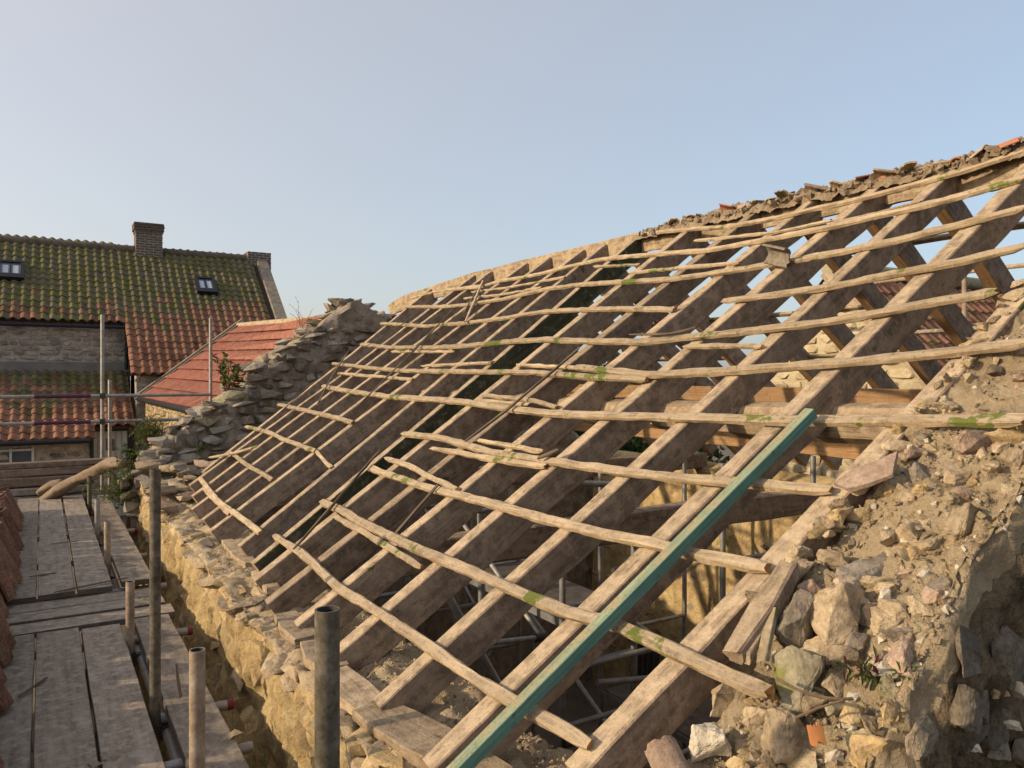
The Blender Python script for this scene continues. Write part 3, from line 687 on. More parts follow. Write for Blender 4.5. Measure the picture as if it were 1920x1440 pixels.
# flat broken pantile lying on the gable
q = [onR(*p, .05) for p in ((1562, 905), (1600, 880), (1640, 862), (1682, 846), (1678, 868), (1672, 888), (1632, 905), (1592, 917))]
c = sum(q, Vector()) / len(q)
V = [c + NRM*.012] + [p + NRM*.004*math.sin(i*2.1) for i, p in enumerate(q)] + [c - NRM*.004] + [p - NRM*.013 for p in q]
nq = len(q); Fc = [(0, 1+i, 1+(i+1) % nq) for i in range(nq)] + [(nq+1, nq+2+(i+1) % nq, nq+2+i) for i in range(nq)] + [(1+i, nq+2+i, nq+2+(i+1) % nq, 1+(i+1) % nq) for i in range(nq)]
bm = bmesh.new()
o = mk('broken_tile', V, Fc, MAT['s_pink'], smooth=50)
bm.from_mesh(o.data); bmesh.ops.recalc_face_normals(bm, faces=bm.faces); bm.to_mesh(o.data); bm.free()
tag(o, 'flat pinkish broken clay tile lying against the end rafter', 'tile')
vv, ff = curved_tile(.05, .12, 2.2, .011, wob=.4, seed=9)
p = onR(1245, 1412, -.02)
tag(put('curved_tile', mesh('curved_tile', vv, ff, MAT['s_pink'], smooth=40), p, None, (.3, -.4, -.5)), 'curved red clay tile piece on the rubble below the end rafter', 'tile')
p = onR(1532, 1377, .02)
vv, ff = curved_tile(.12, .085, .5, .012, wob=.8, seed=5)
tag(put('tile_shard', mesh('tile_shard', vv, ff, plain('orange_clay', (.46, .19, .06), .85, c2=(.36, .15, .06), scale=40), smooth=40), p, None, (1.05, .0, -.5), (.62, .62, .62)), 'small bright orange clay shard among the gable stones', 'tile')
vv, ff = curved_tile(.085, .2, 2.6, .014, wob=.3, seed=3)
p = onR(1462, 472, .09)
tag(put('ridge_tile', mesh('ridge_tile', vv, ff, MAT['s_grey'], smooth=40), p, None, (.5, .9, .5), (.8, .8, .8)), 'dusty broken ridge tile caught on a batten just below the ridge', 'tile')

# ------------------------------------------------------------------ scaffold with boards
BZ = -1.54
scaf = empty('scaffold', (.45, 5.2, GR), 'tube scaffold frame of uprights and cross tubes beside the golden wall', 'scaffold')
TR = .02415
def upright(x, y, ztop, m, parent, zb=GR):
    mb = MB(); n_ = 20
    mb.tube((x, y, zb), (x, y, ztop), TR, n_, 0, caps=False)
    mb.tube((x, y, ztop), (x, y, ztop - .25), TR*.84, n_, 1, caps=False)
    vo = [(x + math.cos(2*math.pi*i/n_)*r, y + math.sin(2*math.pi*i/n_)*r, ztop) for r in (TR, TR*.84) for i in range(n_)]
    mb.add(vo, [(i, (i+1) % n_, n_+(i+1) % n_, n_+i) for i in range(n_)], 0)
    return mb.build('upright', [m, MAT['iron']], parent, smooth=35)
for (x, y, zt, m) in ((.445, 3.9, -.43, 'steel_d'), (.42, 2.61, -.87, 'steel_l'), (.47, 1.455, -.45, 'steel_d'), (.437, 5.0, -1.2, 'steel_l'), (.446, 7.0, -1.17, 'steel_l'), (.45, 8.4, -1.18, 'steel'), (.47, 10.3, -1.17, 'steel_d')):
    upright(x, y, zt, MAT[m], scaf)
for i, (y, xe, cap) in enumerate(((8.9, .84, 1), (6.42, .81, 0), (5.2, .80, 1), (3.93, .79, 1), (3.43, .775, 0), (2.95, .70, 0), (1.95, .79, 1), (.9, .79, 0), (10.6, .8, 0), (7.6, .8, 0))):
    mb = MB(); mb.tube((-.55, y, BZ-.066), (xe, y, BZ-.066), TR, 14)
    tb = mb.build('cross_tube', MAT['steel'] if i != 5 else MAT['purple'], scaf, smooth=35)
    if cap:
        mb = MB(); mb.tube((xe-.022, y, BZ-.066), (xe+.008, y, BZ-.066), TR*1.08, 14); mb.build('end_cap', MAT['redcap'], tb, smooth=35)
for x in (.445, -.5):
    mb = MB(); mb.tube((x + TR*2.05, -.8, BZ-.115), (x + TR*2.05, 11, BZ-.115), TR, 12); mb.build('ledger', MAT['steel'], scaf, smooth=35)
for x in (-.5,):
    for y in (1.4, 3.9, 6.6, 9.2): upright(x, y, -1.62, MAT['steel_d'], scaf)
for (x, y) in ((.445, 3.9), (.42, 2.61), (.47, 1.455), (.437, 5.0), (.446, 7.0), (.45, 8.4), (.47, 10.3)):
    mb = MB(); mb.tube((x, y, BZ-.155), (x, y, BZ-.075), TR*1.3, 12); mb.box((x+.03, y, BZ-.115), .05, .045, .06); mb.tube((x-.045, y-.02, BZ-.115), (x-.02, y-.045, BZ-.115), .007, 8)
    mb.build('coupler', MAT['iron'], scaf, smooth=35)
def sboard(x0, x1, y0, y1, z, label, group=None, tilt=0):
    c = Vector(((x0+x1)/2, (y0+y1)/2, z)); lx, ly = x1-x0, y1-y0
    if ly > lx: pts = [Vector((c.x + rg.uniform(-.004, .004), y0, z)), Vector((c.x, c.y, z + rg.uniform(-.004, .004))), Vector((c.x + rg.uniform(-.004, .004), y1, z))]; wd = lx
    else: pts = [Vector((x0, c.y, z)), Vector((c.x, c.y, z)), Vector((x1, c.y + rg.uniform(-.006, .006), z))]; wd = ly
    o = timber('scaffold_board', pts, wd - .008, .038, [MAT['board'], MAT['board_end'], MAT['board_end']], None, nrm=Vector((tilt, 0, 1)).normalized(), jit=.01, ch=.08, seg=.25, seed=rg.uniform(0, 50))
    return tag(o, label, 'board', group)
GB = 'scaffold boards of the walkway'
sboard(-.26, -.036, -.9, 5.42, BZ, 'near walkway board under the leaning pantiles')
sboard(-.036, .194, -.9, 5.40, BZ + .003, 'middle walkway board of the near set, a slate chip at its edge')
sboard(.196, .417, -.9, 5.36, BZ + .001, 'near walkway board along the row of scaffold uprights')
sboard(.487, .703, -.7, 5.42, BZ, 'single near board between the uprights and golden wall')
sboard(-.26, -.036, 6.12, 11.1, BZ + .05, 'far walkway board under the leaning pantiles')
sboard(-.034, .198, 6.13, 11.1, BZ + .052, 'middle walkway board of the far set')
sboard(.206, .432, 6.15, 11.1, BZ + .05, 'far walkway board along the row of scaffold uprights')
sboard(.487, .708, 6.25, 11.0, BZ + .045, 'single far board between the uprights and weedy wall')
for i, y in enumerate((5.445, 5.668, 5.893)):
    sboard(-.35, .74 - .03*i, y, y+.222, BZ - .0 + (.012 if i else 0), 'short board laid crosswise between the two walkway board sets, %s' % ('butted to near boards', 'middle of three', 'against far boards')[i])
for i, (x, y, ln, a, lab) in enumerate(((-.04, 4.45, .22, 1.05, 'broken lath splinter lying over a gap in near boards'), (.17, 7.9, .2, .05, 'thin twig across the far boards gap'), (0, 6.7, .16, .2, 'dark twig beside leaning pantiles'), (.62, 5.75, .26, 2.0, 'bent splinter on crosswise boards beside wall'), (.3, 6.2, .5, .35, 'long twig resting on far board ends'), (.56, 4.0, .12, 1.6, 'green mossy splinter leaning in the board gap'))):
    z = BZ + .018 + (.05 if y > 6.1 else 0); d = Vector((math.cos(a), math.sin(a), .0))*ln/2; p = Vector((x, y, z))
    loose('splinter', [p-d, p+Vector((0, 0, .003)), p+d + (Vector((0, 0, .12)) if i == 5 else Vector())], .016, .009, [MAT['stick']]*3, lab, 'splinter', nrm=Vector((0, 0, 1)), jit=.05, seed=i+.3, rag=.02)
for u, v, s, lab in ((200, 1420, .05, 'grey slate chip at the board edge'), (175, 1432, .04, 'smaller grey slate flake beside the slate chip'), (437, 1378, .045, 'curled clay scrap on the wall-side board')):
    p = onZ(u, v, BZ + .006)
    tag(put('slate_chip', rock(LO, u, 's_grey' if u < 300 else 's_tan'), p, None, (0, 0, u), (s, s*.6, .006 if u < 300 else .018)), lab, 'chip')

yw = MB(); yw.box((-1.05, 5.0, (GR-1.72)/2), .4, 15, -1.72-GR)  # unseen wall added to keep low sun out from under the boards
yo = tag(yw.build('sun_block_wall', MAT['render']), 'added unseen stone wall blocking low sun from under the walkway', 'wall')
for i in range(60):
    s_ = rg.uniform(.1, .2); stone_at((-1.05 + rg.uniform(-.12, .12), -2.3 + i*.245, -1.72), (s_, .14, .06), CB, pick(('s_tan', 3), ('s_grey', 2)), yo)
# stacked pantiles leaning along the walkway edge
def pantile_profile(w_, h_, n_):
    out = []
    for i in range(n_+1):
        s = i/n_; out.append((s*w_, h_*math.sin(s*2*math.pi*.98 - .5) * .5))
    return out
def pantile_mesh(name, w_, ln, h_, n_, th, mat, full=False):
    pr = pantile_profile(w_, h_, n_); V = [(x - w_/2, 0, z) for x, z in pr] + [(x - w_/2, ln, z) for x, z in pr]
    V += [(x - w_/2, 0, z - th) for x, z in pr]; m_ = n_+1
    f = [(i, i+1, m_+i+1, m_+i) for i in range(n_)] + [(2*m_+i, 2*m_+i+1, i+1, i) for i in range(n_)]
    if full:
        V += [(x - w_/2, ln, z - th) for x, z in pr]
        f += [(3*m_+i, 3*m_+i+1, 2*m_+i+1, 2*m_+i) for i in range(n_)] + [(m_+i, m_+i+1, 3*m_+i+1, 3*m_+i) for i in range(n_)]
        f += [(0, m_, 3*m_, 2*m_), (n_, 2*m_+n_, 3*m_+n_, m_+n_)]
    return mesh(name, V, f, mat, smooth=50)
PT = pantile_mesh('pantile', .25, .35, .05, 14, .014, MAT['tile'], True)
MAT['tile_o'] = stone('salvaged_pantile', [(.09, .042, .026), (.15, .068, .038), (.20, .10, .058)], 10, bmp=.4, grime=.4, grimec=(.07, .045, .03), var=.35)
PT2 = PT.copy(); PT2.materials.clear(); PT2.materials.append(MAT['tile_o'])
y = -1.3; k = 0  # row starts behind the camera; that unseen part is added to shade the boards
while y < 9.7:                          # nested stacks, tiles on end, faces to the walkway, leaning back
    nst_ = rg.choice((3, 4, 4, 5)); lean0 = rg.uniform(.32, .46); off_ = rg.uniform(-.045, .02)
    for j in range(nst_):
        l_ = lean0 - .03*j + rg.uniform(-.02, .02); zz = BZ + (.052 if y > 6.05 else .002)
        mt = Matrix(((0, -math.sin(l_), math.cos(l_)), (1, 0, 0), (0, math.cos(l_), math.sin(l_)))) @ Matrix.Rotation(rg.uniform(-.06, .06), 3, 'Z') @ Matrix.Rotation(rg.uniform(-.12, .05), 3, 'Y')
        red_ = rg.random() > .6
        o = put('pantile', PT2 if red_ else PT, (-.16 - j*.036 + off_ + rg.uniform(-.012, .012), y + rg.uniform(-.02, .02) + .018*j, zz + .02), None, mt.to_euler(), (1, rg.uniform(.96, 1.06), 1))
        tag(o, ('red' if red_ else 'dark brown') + (' clay pantile standing on end, outermost of its leaning stack along the walkway' if j == 0 else ' clay pantile nested behind the outermost tile of its leaning stack'), 'pantile', 'pantiles leaning along the walkway')
    y += rg.uniform(.25, .36); k += 1
mb = MB(); mb.box((-.44, 4.3, BZ + .145), .035, 11.6, .27); mb.build('sun_block_toe_board', MAT['board'], scaf)  # unseen board behind the tiles, made taller to block sun through their gaps

# ------------------------------------------------------------------ salvaged timbers and hessian roll at the end of the walkway
def beam(name, a, b, w_, h_, lab, m='raf_end', group=None, nrm=Vector((0, 0, 1)), **kk):
    return loose(name, [a, Vector(a).lerp(Vector(b), .5) + Vector((0, 0, rg.uniform(-.01, .01))), b], w_, h_, [MAT[m]]*3, lab, 'timber', group, nrm=nrm, jit=.04, ch=.12, seg=.2, seed=rg.uniform(0, 40), rag=.04, **kk)
MAT['old_beam'] = wood('old_beam', (.10, .065, .045), (.22, .145, .10), (.34, .24, .17), gs=(2, 40), dust=.35, dustc=(.24, .19, .15))
y = 11.45; zb = BZ + .02
for i, (x0, x1, dz, w_, h_, lab, mm) in enumerate(((-2.2, .75, .02, .25, .09, 'grey plank at the bottom of the salvaged timber stack', 'board'), (-2.2, .6, .12, .24, .09, 'weathered grey plank second from the bottom of the stack', 'board'),
        (-2.3, .62, .25, .22, .12, 'red brown old beam in the middle of the stack', 'old_beam'), (-1.9, .78, .36, .2, .10, 'thick brown beam near the top of the stack', 'old_beam'), (-1.2, .72, .44, .18, .075, 'splintered top beam of the salvaged timber stack', 'old_beam'))):
    beam('salvaged_beam', (x0, y + .02*i, zb + dz), (x1, y + .02*i + rg.uniform(-.03, .03), zb + dz), w_, h_, lab, mm)
# trestle carrying the stack
mb = MB()
for x in (-2.0, -.6, .5): mb.tube((x, 11.5, GR), (x, 11.5, zb), TR, 12); mb.tube((x, 11.2, zb-.02), (x, 11.8, zb-.02), TR, 12)
mb.tube((-2.3, 11.35, zb - .06), (.8, 11.35, zb - .06), TR, 12)
tag(mb.build('timber_trestle', MAT['steel_d'], smooth=35), 'low tube trestle carrying the salvaged timber stack', 'trestle')
MAT['hessian'] = plain('hessian', (.24, .175, .12), .95, c2=(.16, .115, .08), scale=22, bmp=.5)
def roll(pts, r0, name, lab):
    V = []; out = []; n_ = 14
    for a, b in zip(pts, pts[1:]):
        for i in range(8): out.append((Vector(a[0]).lerp(Vector(b[0]), i/8), a[1] + (b[1]-a[1])*i/8))
    out.append((Vector(pts[-1][0]), pts[-1][1]))
    for _ in range(3): out = [out[0]] + [((out[i-1][0] + out[i][0]*2 + out[i+1][0])/4, out[i][1]) for i in range(1, len(out)-1)] + [out[-1]]
    for j, (p, r) in enumerate(out):
        t = (out[min(j+1, len(out)-1)][0] - out[max(j-1, 0)][0]).normalized(); a = t.cross(Vector((0, 0, 1))).normalized(); b = a.cross(t)
        for i in range(n_):
            th = 2*math.pi*i/n_; rr = r*(1 + .22*noise.noise((math.cos(th)*1.6 + j*.12, math.sin(th)*1.6, j*.2)) + .10*math.sin(th*4 + j*.22))
            V.append(p + (a*math.cos(th) + b*math.sin(th)*.8)*rr)
    L = len(out); f = [(j*n_+i, j*n_+(i+1) % n_, (j+1)*n_+(i+1) % n_, (j+1)*n_+i) for j in range(L-1) for i in range(n_)] + [tuple(range(n_-1, -1, -1)), tuple(range((L-1)*n_, L*n_))]
    return tag(mk(name, V, f, MAT['hessian'], smooth=True), lab, 'cloth')
roll([(onY(235, 868, 9.9), .07), (onY(205, 870, 10.2), .10), (onY(172, 887, 10.5), .085), (onY(145, 898, 10.7), .07), (onY(110, 920, 10.9), .095), (onY(72, 945, 11.0), .06)], .1, 'hessian_roll', 'twisted roll of brown hessian sagging from the wall to the walkway end')
roll([(onY(118, 905, 11.1), .06), (onY(95, 912, 11.15), .08), (onY(72, 925, 11.2), .05)], .1, 'hessian_bundle', 'small crumpled hessian bundle behind the long roll')

# ------------------------------------------------------------------ guard rail tubes beyond
rail = empty('guard_rail', (.6, 11.9, GR), 'galvanised tube guard rail with purple bands in front of the farmhouse', 'guard rail')
YR = 11.9
def rx(u): d = ray(u, 706); return d.x/d.y*YR
for u, vt in ((192, 590), (206, 712), (395, 596)):
    pt = onY(u, vt, YR + (.06 if u == 206 else 0)); upright(pt.x, pt.y, pt.z, MAT['steel'], rail)
for v, u1 in ((742, 394), (790, 335)):
    a, b = onY(-300, v, YR - .05), onY(u1, v, YR - .05); b.z = a.z = onY(190, v, YR).z
    mb = MB(); mb.tube(a, b, TR, 12); t_ = mb.build('rail', MAT['steel'], rail, smooth=35)
    c0, c1 = onY(64, v, YR - .05), onY(170, v, YR - .05); c0.z = c1.z = a.z
    mb = MB(); mb.tube(c0, c1, TR*1.06, 12); mb.build('tape_band', MAT['purple'], t_, smooth=35)
    mb = MB(); cx = onY(192, v, YR - .03); mb.box((cx.x, cx.y, a.z), .07, .09, .07); mb.build('coupler', MAT['iron'], t_)

# ------------------------------------------------------------------ farmhouse behind
house = empty('farmhouse', (0, 22, -3.4), 'long stone farmhouse with mossy pantile roof, two brick chimneys and rooflights', 'house')
YE, ZE, PT_ = 21.0, .12, .84      # right eaves line and pitch of the main roof
YRD = 25.3; ZR = ZE + PT_*(YRD-YE); XE = 5.88; XL = -6.0; YW = 22.75; XS = 1.99
def mainz(y): return ZE + PT_*(y-YE)
def wall_box(name, x0, x1, y0, y1, z0, z1, m, parent):
    mb = MB(); mb.box(((x0+x1)/2, (y0+y1)/2, (z0+z1)/2), x1-x0, y1-y0, z1-z0); return mb.build(name, m, parent)
MAT['h_mort'] = stone('house_mortar', [(.28, .25, .215), (.38, .34, .295), (.46, .42, .37)], 6, bmp=.5, var=0)
MAT['h_st1'] = stone('house_stone', [(.20, .175, .15), (.33, .285, .245), (.45, .395, .34)], 5, bmp=.6, grime=.2, var=.4)
MAT['h_st2'] = stone('house_stone_warm', [(.22, .185, .145), (.35, .295, .24), (.45, .385, .315)], 5, bmp=.6, grime=.2, var=.4)
hw = wall_box('wall', XL, XS, YW, YW+.5, -3.4, mainz(YW)-.05, MAT['h_mort'], house)
hw2 = wall_box('wall', XS, XE, YE+.18, YE+.7, -3.4, ZE+.06, MAT['h_mort'], house)
hs = wall_box('wall', XS+.02, XS+.4, YE+.7, YW+.1, -3.4, .3, MAT['h_mort'], house)
V = [(XS+.02, YE+.25, -.5), (XS+.02, YW, -.5), (XS+.02, YW, mainz(YW)-.06), (XS+.02, YE+.25, mainz(YE+.25)-.06)]
V += [(x+.3, y, z) for x, y, z in V]
mk('wall', V, [(0,1,2,3), (7,6,5,4), (0,4,5,1), (1,5,6,2), (2,6,7,3), (3,7,4,0)], MAT['h_st2'], house)
gb = MB(); gb.add([(XE, YE+.2, -3.4), (XE, 2*YRD-YE-.2, -3.4), (XE, 2*YRD-YE-.2, ZE), (XE, YRD, ZR-.1), (XE, YE+.2, ZE), (XE-.4, YE+.2, -3.4), (XE-.4, 2*YRD-YE-.2, -3.4), (XE-.4, 2*YRD-YE-.2, ZE), (XE-.4, YRD, ZR-.1), (XE-.4, YE+.2, ZE)],
    [(0,1,2,3,4), (9,8,7,6,5), (0,4,9,5), (1,6,7,2), (2,7,8,3), (3,8,9,4)])
gb.build('gable_wall', MAT['h_st1'], house)
BK = [rock_mesh('house_block', 500+i, 18, 16.0, .04, 0, .04, .76, 16) for i in range(8)]
def courses(parent, x0, x1, y, z0, z1, lim, hmin=.09, hmax=.15, wmin=.16, wmax=.42, skip=None):
    z = z0; c_ = 0
    while z < z1 - .04:
        h = min(rg.uniform(hmin, hmax), z1-z); x = x0 + rg.uniform(-.2, 0)
        while x < x1 - .06:
            wd = min(rg.uniform(wmin, wmax), x1-x)
            if c_ < lim and x > x0-.1 and not (skip and skip(x+wd/2, z+h/2)):
                put('stone', rock(BK, rg.randrange(99), pick(('h_st1', 5), ('h_st2', 3))), (x+wd/2, y-.005, z+h/2), parent, (rg.uniform(-.04, .04), rg.uniform(-.05, .05), 0), (wd/2*.95, .035, h/2*.9)); c_ += 1
            x += wd
        z += h
courses(hw, -1.9, XS-.02, YW, .15, mainz(YW)-.12, 230)
courses(hw2, XS+.02, 3.4, YE+.18, -.75, ZE-.05, 60)
# pantiled slopes
MAT['pt_moss'] = stone('mossy_pantile', [(.07, .055, .03), (.11, .09, .042), (.145, .12, .052)], 2.6, bmp=.5, grime=.25, grimec=(.05, .042, .032), lichen=1.0, lichc=(.12, .12, .03), var=.28, fine=30)
MAT['pt_red'] = stone('red_pantile', [(.17, .065, .035), (.26, .10, .05), (.32, .135, .075)], 3, bmp=.4, grime=.4, grimec=(.08, .05, .035), lichen=.35, lichc=(.14, .12, .03), var=.35, fine=30)
MAT['pt_mix'] = stone('mixed_pantile', [(.14, .06, .035), (.22, .09, .048), (.29, .125, .066)], 2.5, bmp=.4, grime=.4, grimec=(.06, .042, .03), lichen=.6, lichc=(.13, .125, .028), var=.35, fine=30)
CW, GA = .212, .255
PM = {k: pantile_mesh('roof_tile', CW*1.06, .34, .06, 7, .034, MAT[k]) for k in ('pt_moss', 'pt_red', 'pt_mix')}
PMD = [([v.co.copy() for v in PM['pt_moss'].vertices], [tuple(p.vertices) for p in PM['pt_moss'].polygons])][0]
def slope_tiles(parent, x0, cols, ylow, zlow, pitch, rows, matf, single, keep=lambda x, y: True):
    ang = math.atan(pitch); keys = ['pt_moss', 'pt_red', 'pt_mix']; mb = MB(); sm = Matrix.Rotation(ang - .085, 3, 'X')
    for r in range(rows):
        for c_ in range(cols):
            x = x0 + (c_+.5)*CW; y = ylow + r*GA*math.cos(ang); z = zlow + r*GA*math.sin(ang) + .075
            if not keep(x, y): continue
            k = matf(x, y); dx, dz = rg.uniform(-.008, .008), rg.uniform(-.007, .007)
            if single(r, c_): put('roof_tile', PM[k], (x+dx, y, z+dz), parent, (ang - .085 + rg.uniform(-.02, .02), 0, rg.uniform(-.025, .025)))
            else: mb.add([sm @ v + Vector((x+dx, y, z+dz)) for v in PMD[0]], PMD[1], keys.index(k))
    if mb.v: tag(mb.build('roof_tiles', [MAT[k] for k in keys], parent, smooth=50), kind='stuff')
def slab(name, x0, x1, y0, z0, y1, z1, th, m, parent):
    n_ = Vector((0, -(z1-z0), y1-y0)).normalized()*th
    V = [(x0, y0, z0), (x1, y0, z0), (x1, y1, z1), (x0, y1, z1)]; V += [tuple(Vector(p) - n_) for p in V]
    return mk(name, V, [(0,1,2,3), (7,6,5,4), (0,4,5,1), (1,5,6,2), (2,6,7,3), (3,7,4,0)], m, parent)
MAT['felt'] = plain('roof_felt', (.05, .035, .025), .9)
r1 = slab('roof', XS-.12, XE-.05, YE-.05, ZE-.04, YRD, ZR-.04, .08, MAT['felt'], house)
r2 = slab('roof', XL, XS-.12, YW-.15, mainz(YW-.15)-.04, YRD, ZR-.04, .08, MAT['felt'], house)
slab('roof', XL, XE, 2*YRD-YE, ZE-.04, YRD, ZR-.04, -.08, MAT['felt'], house)
def mmat(x, y):
    q = noise.noise((x*.6, y*.8, 3.3))*.45 + rg.uniform(-.22, .22) + (y - 22.6)*.42 - max(0, x-1.5)*.10
    return 'pt_moss' if q > -.12 else ('pt_mix' if q > -.5 else 'pt_red')
ang = math.atan(PT_); rows1 = int((YRD-YE)/(GA*math.cos(ang))) + 1; rows2 = int((YRD-YW+.2)/(GA*math.cos(ang))) + 1
cut = [( -1.47, -.72), (4.02, 4.62)]
slope_tiles(r1, XS-.14, int((XE-XS-.05)/CW), YE-.12, mainz(YE-.12), PT_, rows1, mmat, lambda r, c_: r < 5)
slope_tiles(r2, XS-.14-36*CW, 36, YW-.25, mainz(YW-.25), PT_, rows2, mmat, lambda r, c_: r < 3 and c_ > 22)
mb = MB()
for i in range(36):
    x = XL + (XE-XL)*(i+.5)/36
    mb.tube((x-.17, YRD, ZR+.02), (x+.17, YRD, ZR+.02 + rg.uniform(-.01, .01)), .13, 10)
mb.build('ridge_tiles', MAT['s_dark'], house, smooth=50)
# stone coping down the gable verge
V = [(XE-.06, YE-.1, mainz(YE-.1)+.16), (XE+.26, YE-.1, mainz(YE-.1)+.16), (XE+.26, YRD, ZR+.16), (XE-.06, YRD, ZR+.16)]; V += [(x, y, z-.22) for x, y, z in V]
mk('coping', V, [(0,1,2,3), (7,6,5,4), (0,4,5,1), (1,5,6,2), (2,6,7,3), (3,7,4,0)], MAT['s_grey'], house)
wall_box('kneeler', XE-.1, XE+.4, YE-.3, YE+.2, mainz(YE)-.2, mainz(YE)+.1, MAT['s_grey'], house)
# chimneys: brick by brick
MAT['brick'] = stone('chimney_brick', [(.055, .036, .03), (.09, .058, .045), (.135, .09, .07)], 9, bmp=.4, grime=.3, var=0)
def chimney(x, y, z0, z1, wx, wy, cap=True):
    mb = MB(); mb.box((x, y, (z0+z1)/2), wx-.008, wy-.008, z1-z0, m=1); z = z0; i = 0
    while z < z1 - .02:
        ex = .05 if (cap and z1-z < .26) else (.02 if z1 - z < .34 and cap else 0)
        nb = max(2, round(wx/.23)); bl = (wx+2*ex)/nb
        for k in range(-1, nb+1):
            a = x - wx/2 - ex + (k + (.5 if i % 2 else 0))*bl; b = min(a+bl-.024, x+wx/2+ex); a = max(a, x-wx/2-ex)
            if b - a > .03:
                for yy in (y - wy/2 - ex + .05, y + wy/2 + ex - .05): mb.box(((a+b)/2, yy + rg.uniform(-.004, .004), z+.03), b-a, .1, .055)
        nb = max(2, round((wy)/.23)); bl = (wy+2*ex-.2)/nb
        for k in range(nb):
            for xx in (x - wx/2 - ex + .05, x + wx/2 + ex - .05): mb.box((xx, y - wy/2 - ex + .1 + (k+.5)*bl, z+.03), .1, bl-.02, .055)
        z += .075; i += 1
    c_ = mb.build('chimney', [MAT['brick'], MAT['h_mort']], house)
    tag(c_, kind='stuff'); return c_
cp = onY(278, 470, YRD); chimney(cp.x, YRD, ZR-.45, onY(278, 421, YRD).z, .72, .6)
cp = onY(484, 490, YRD); chimney(cp.x, YRD+.1, ZR-.5, onY(484, 480, YRD).z+.08, .72, .6, False)
# rooflights
MAT['glass'] = plain('window_glass', (.08, .10, .13), .08, 0, spec=.8)
MAT['black'] = plain('black_frame', (.012, .014, .02), .45)
MAT['pale_pane'] = plain('pale_pane', (.45, .47, .52), .6)
def rooflight(u, v, wd, ln):
    # centre on the main slope
    d = ray(u, v); t = (ZE - PT_*YE) / (d.z - PT_*d.y); c_ = d*t; nn = Vector((0, -PT_, 1)).normalized(); up = Vector((0, 1, PT_)).normalized(); ex = Vector((1, 0, 0))
    rot = Matrix((ex, up, nn)).transposed(); c_ = c_ + nn*.10
    rl = MB(); b_ = .085
    rl.box(c_ + ex*(wd/2-b_/2), b_, ln, .14, rot); rl.box(c_ - ex*(wd/2-b_/2), b_, ln, .14, rot)
    rl.box(c_ + up*(ln/2-b_/2), wd-2*b_, b_, .14, rot); rl.box(c_ - up*(ln/2-b_), wd-2*b_, b_*2, .14, rot)
    o_ = rl.build('rooflight', MAT['black'], house)
    p_ = MB(); p_.box(c_ + nn*.02, wd-2*b_, ln-2*b_, .015, rot); p_.build('pane', MAT['glass'], o_)
    p_ = MB(); p_.box(c_ + nn*.034, .03, ln-2*b_, .02, rot); p_.build('glazing_bar', MAT['black'], o_)
    for s in (-1, 1):
        p_ = MB(); p_.box(c_ + nn*.031 + ex*s*wd*.18 + up*.02, wd*.2, ln*.45, .004, rot); p_.build('pale_pane', MAT['pale_pane'], o_)  # pale grey rectangle set on each half of the glass
rooflight(20, 513, .62, .80); rooflight(385, 541, .56, .78)
# lean-to along the front
LT = .60; ly0, lz0 = 20.1, -1.46; ly1 = YW; lz1 = lz0 + LT*(ly1-ly0)
l1 = slab('lean_to_roof', XL, XS-.08, ly0+.5, lz0+.3-.04, ly1, lz1-.04, .07, MAT['felt'], house)
la = math.atan(LT); lrows = int((ly1-ly0)/(GA*math.cos(la)))
def lmat(x, y):
    q = (y-20.6)*.5 + noise.noise((x*.7, y*.6, 8))*.6 + rg.uniform(-.3, .3)
    return 'pt_moss' if q > .55 else ('pt_mix' if q > .15 else 'pt_red')
slope_tiles(l1, XS-.1-30*CW, 30, ly0, lz0, LT, lrows, lmat, lambda r, c_: c_ > 17, keep=lambda x, y: x < .95 or y > 20.5)
wall_box('lead_flashing', XL, XS-.02, YW-.06, YW-.02, lz1-.02, lz1+.24, plain('lead', (.17, .16, .155), .7, c2=(.12, .115, .11), scale=3), house)
lw = wall_box('lean_to_wall', XL, .95, 20.5, 20.9, -3.4, -1.35, MAT['h_mort'], house)
courses(lw, -1.6, .93, 20.5, -2.6, -1.42, 110, .12, .18, .25, .5, skip=lambda x, z: -.75 < x < .12 and z > -2.5)
# window with small panes in the lean-to
wm = plain('white_paint', (.55, .56, .55), .6, c2=(.45, .46, .45), scale=6)
p = onY(25, 855, 20.46); win = MB()
for dx in (-.42, 0, .42): win.box((p.x-.05+dx, 20.47, -2.1), .05, .06, 1.0)
for dz in (-1.65, -2.1, -2.55): win.box((p.x-.05, 20.47, dz), .80, .055, .045)
wo = win.build('window', wm, house)
for dx in (-.21, .21):
    for dz in (-1.87, -2.33):
        g_ = MB(); g_.box((p.x-.05+dx, 20.485, dz), .37, .012, .40); g_.build('pane', MAT['glass'], wo)
# white plank door under the lean-to eave
dm = plain('door_paint', (.50, .52, .52), .6, c2=(.42, .44, .44), scale=5); db = MB()
dl, dr_ = onY(172, 830, 20.95).x, onY(239, 830, 20.95).x; dwd = dr_-dl
for i in range(6):
    a = dl + dwd*i/6; db.box((a+dwd/12, 20.95 + .002*(i % 2), -2.35), dwd/6-.012, .05, 2.05)
do = db.build('door', dm, house)
for (du, dv) in ((202, 833), (212, 834)):
    p_ = onY(du, dv, 20.92); g_ = MB(); g_.box((p_.x, 20.915, p_.z), .07, .02, .28); g_.build('pane', MAT['glass'], do)
wall_box('door_frame', dl-.1, dl, 20.9, 21.05, -3.4, -1.3, MAT['black'], house)
wall_box('door_frame', dr_, dr_+.12, 20.9, 21.05, -3.4, -1.3, MAT['black'], house)
mb = MB(); mb.tube((XL, 20.06, -1.47), (.95, 20.06, -1.47), .055, 10); mb.build('gutter', MAT['black'], house, smooth=40)
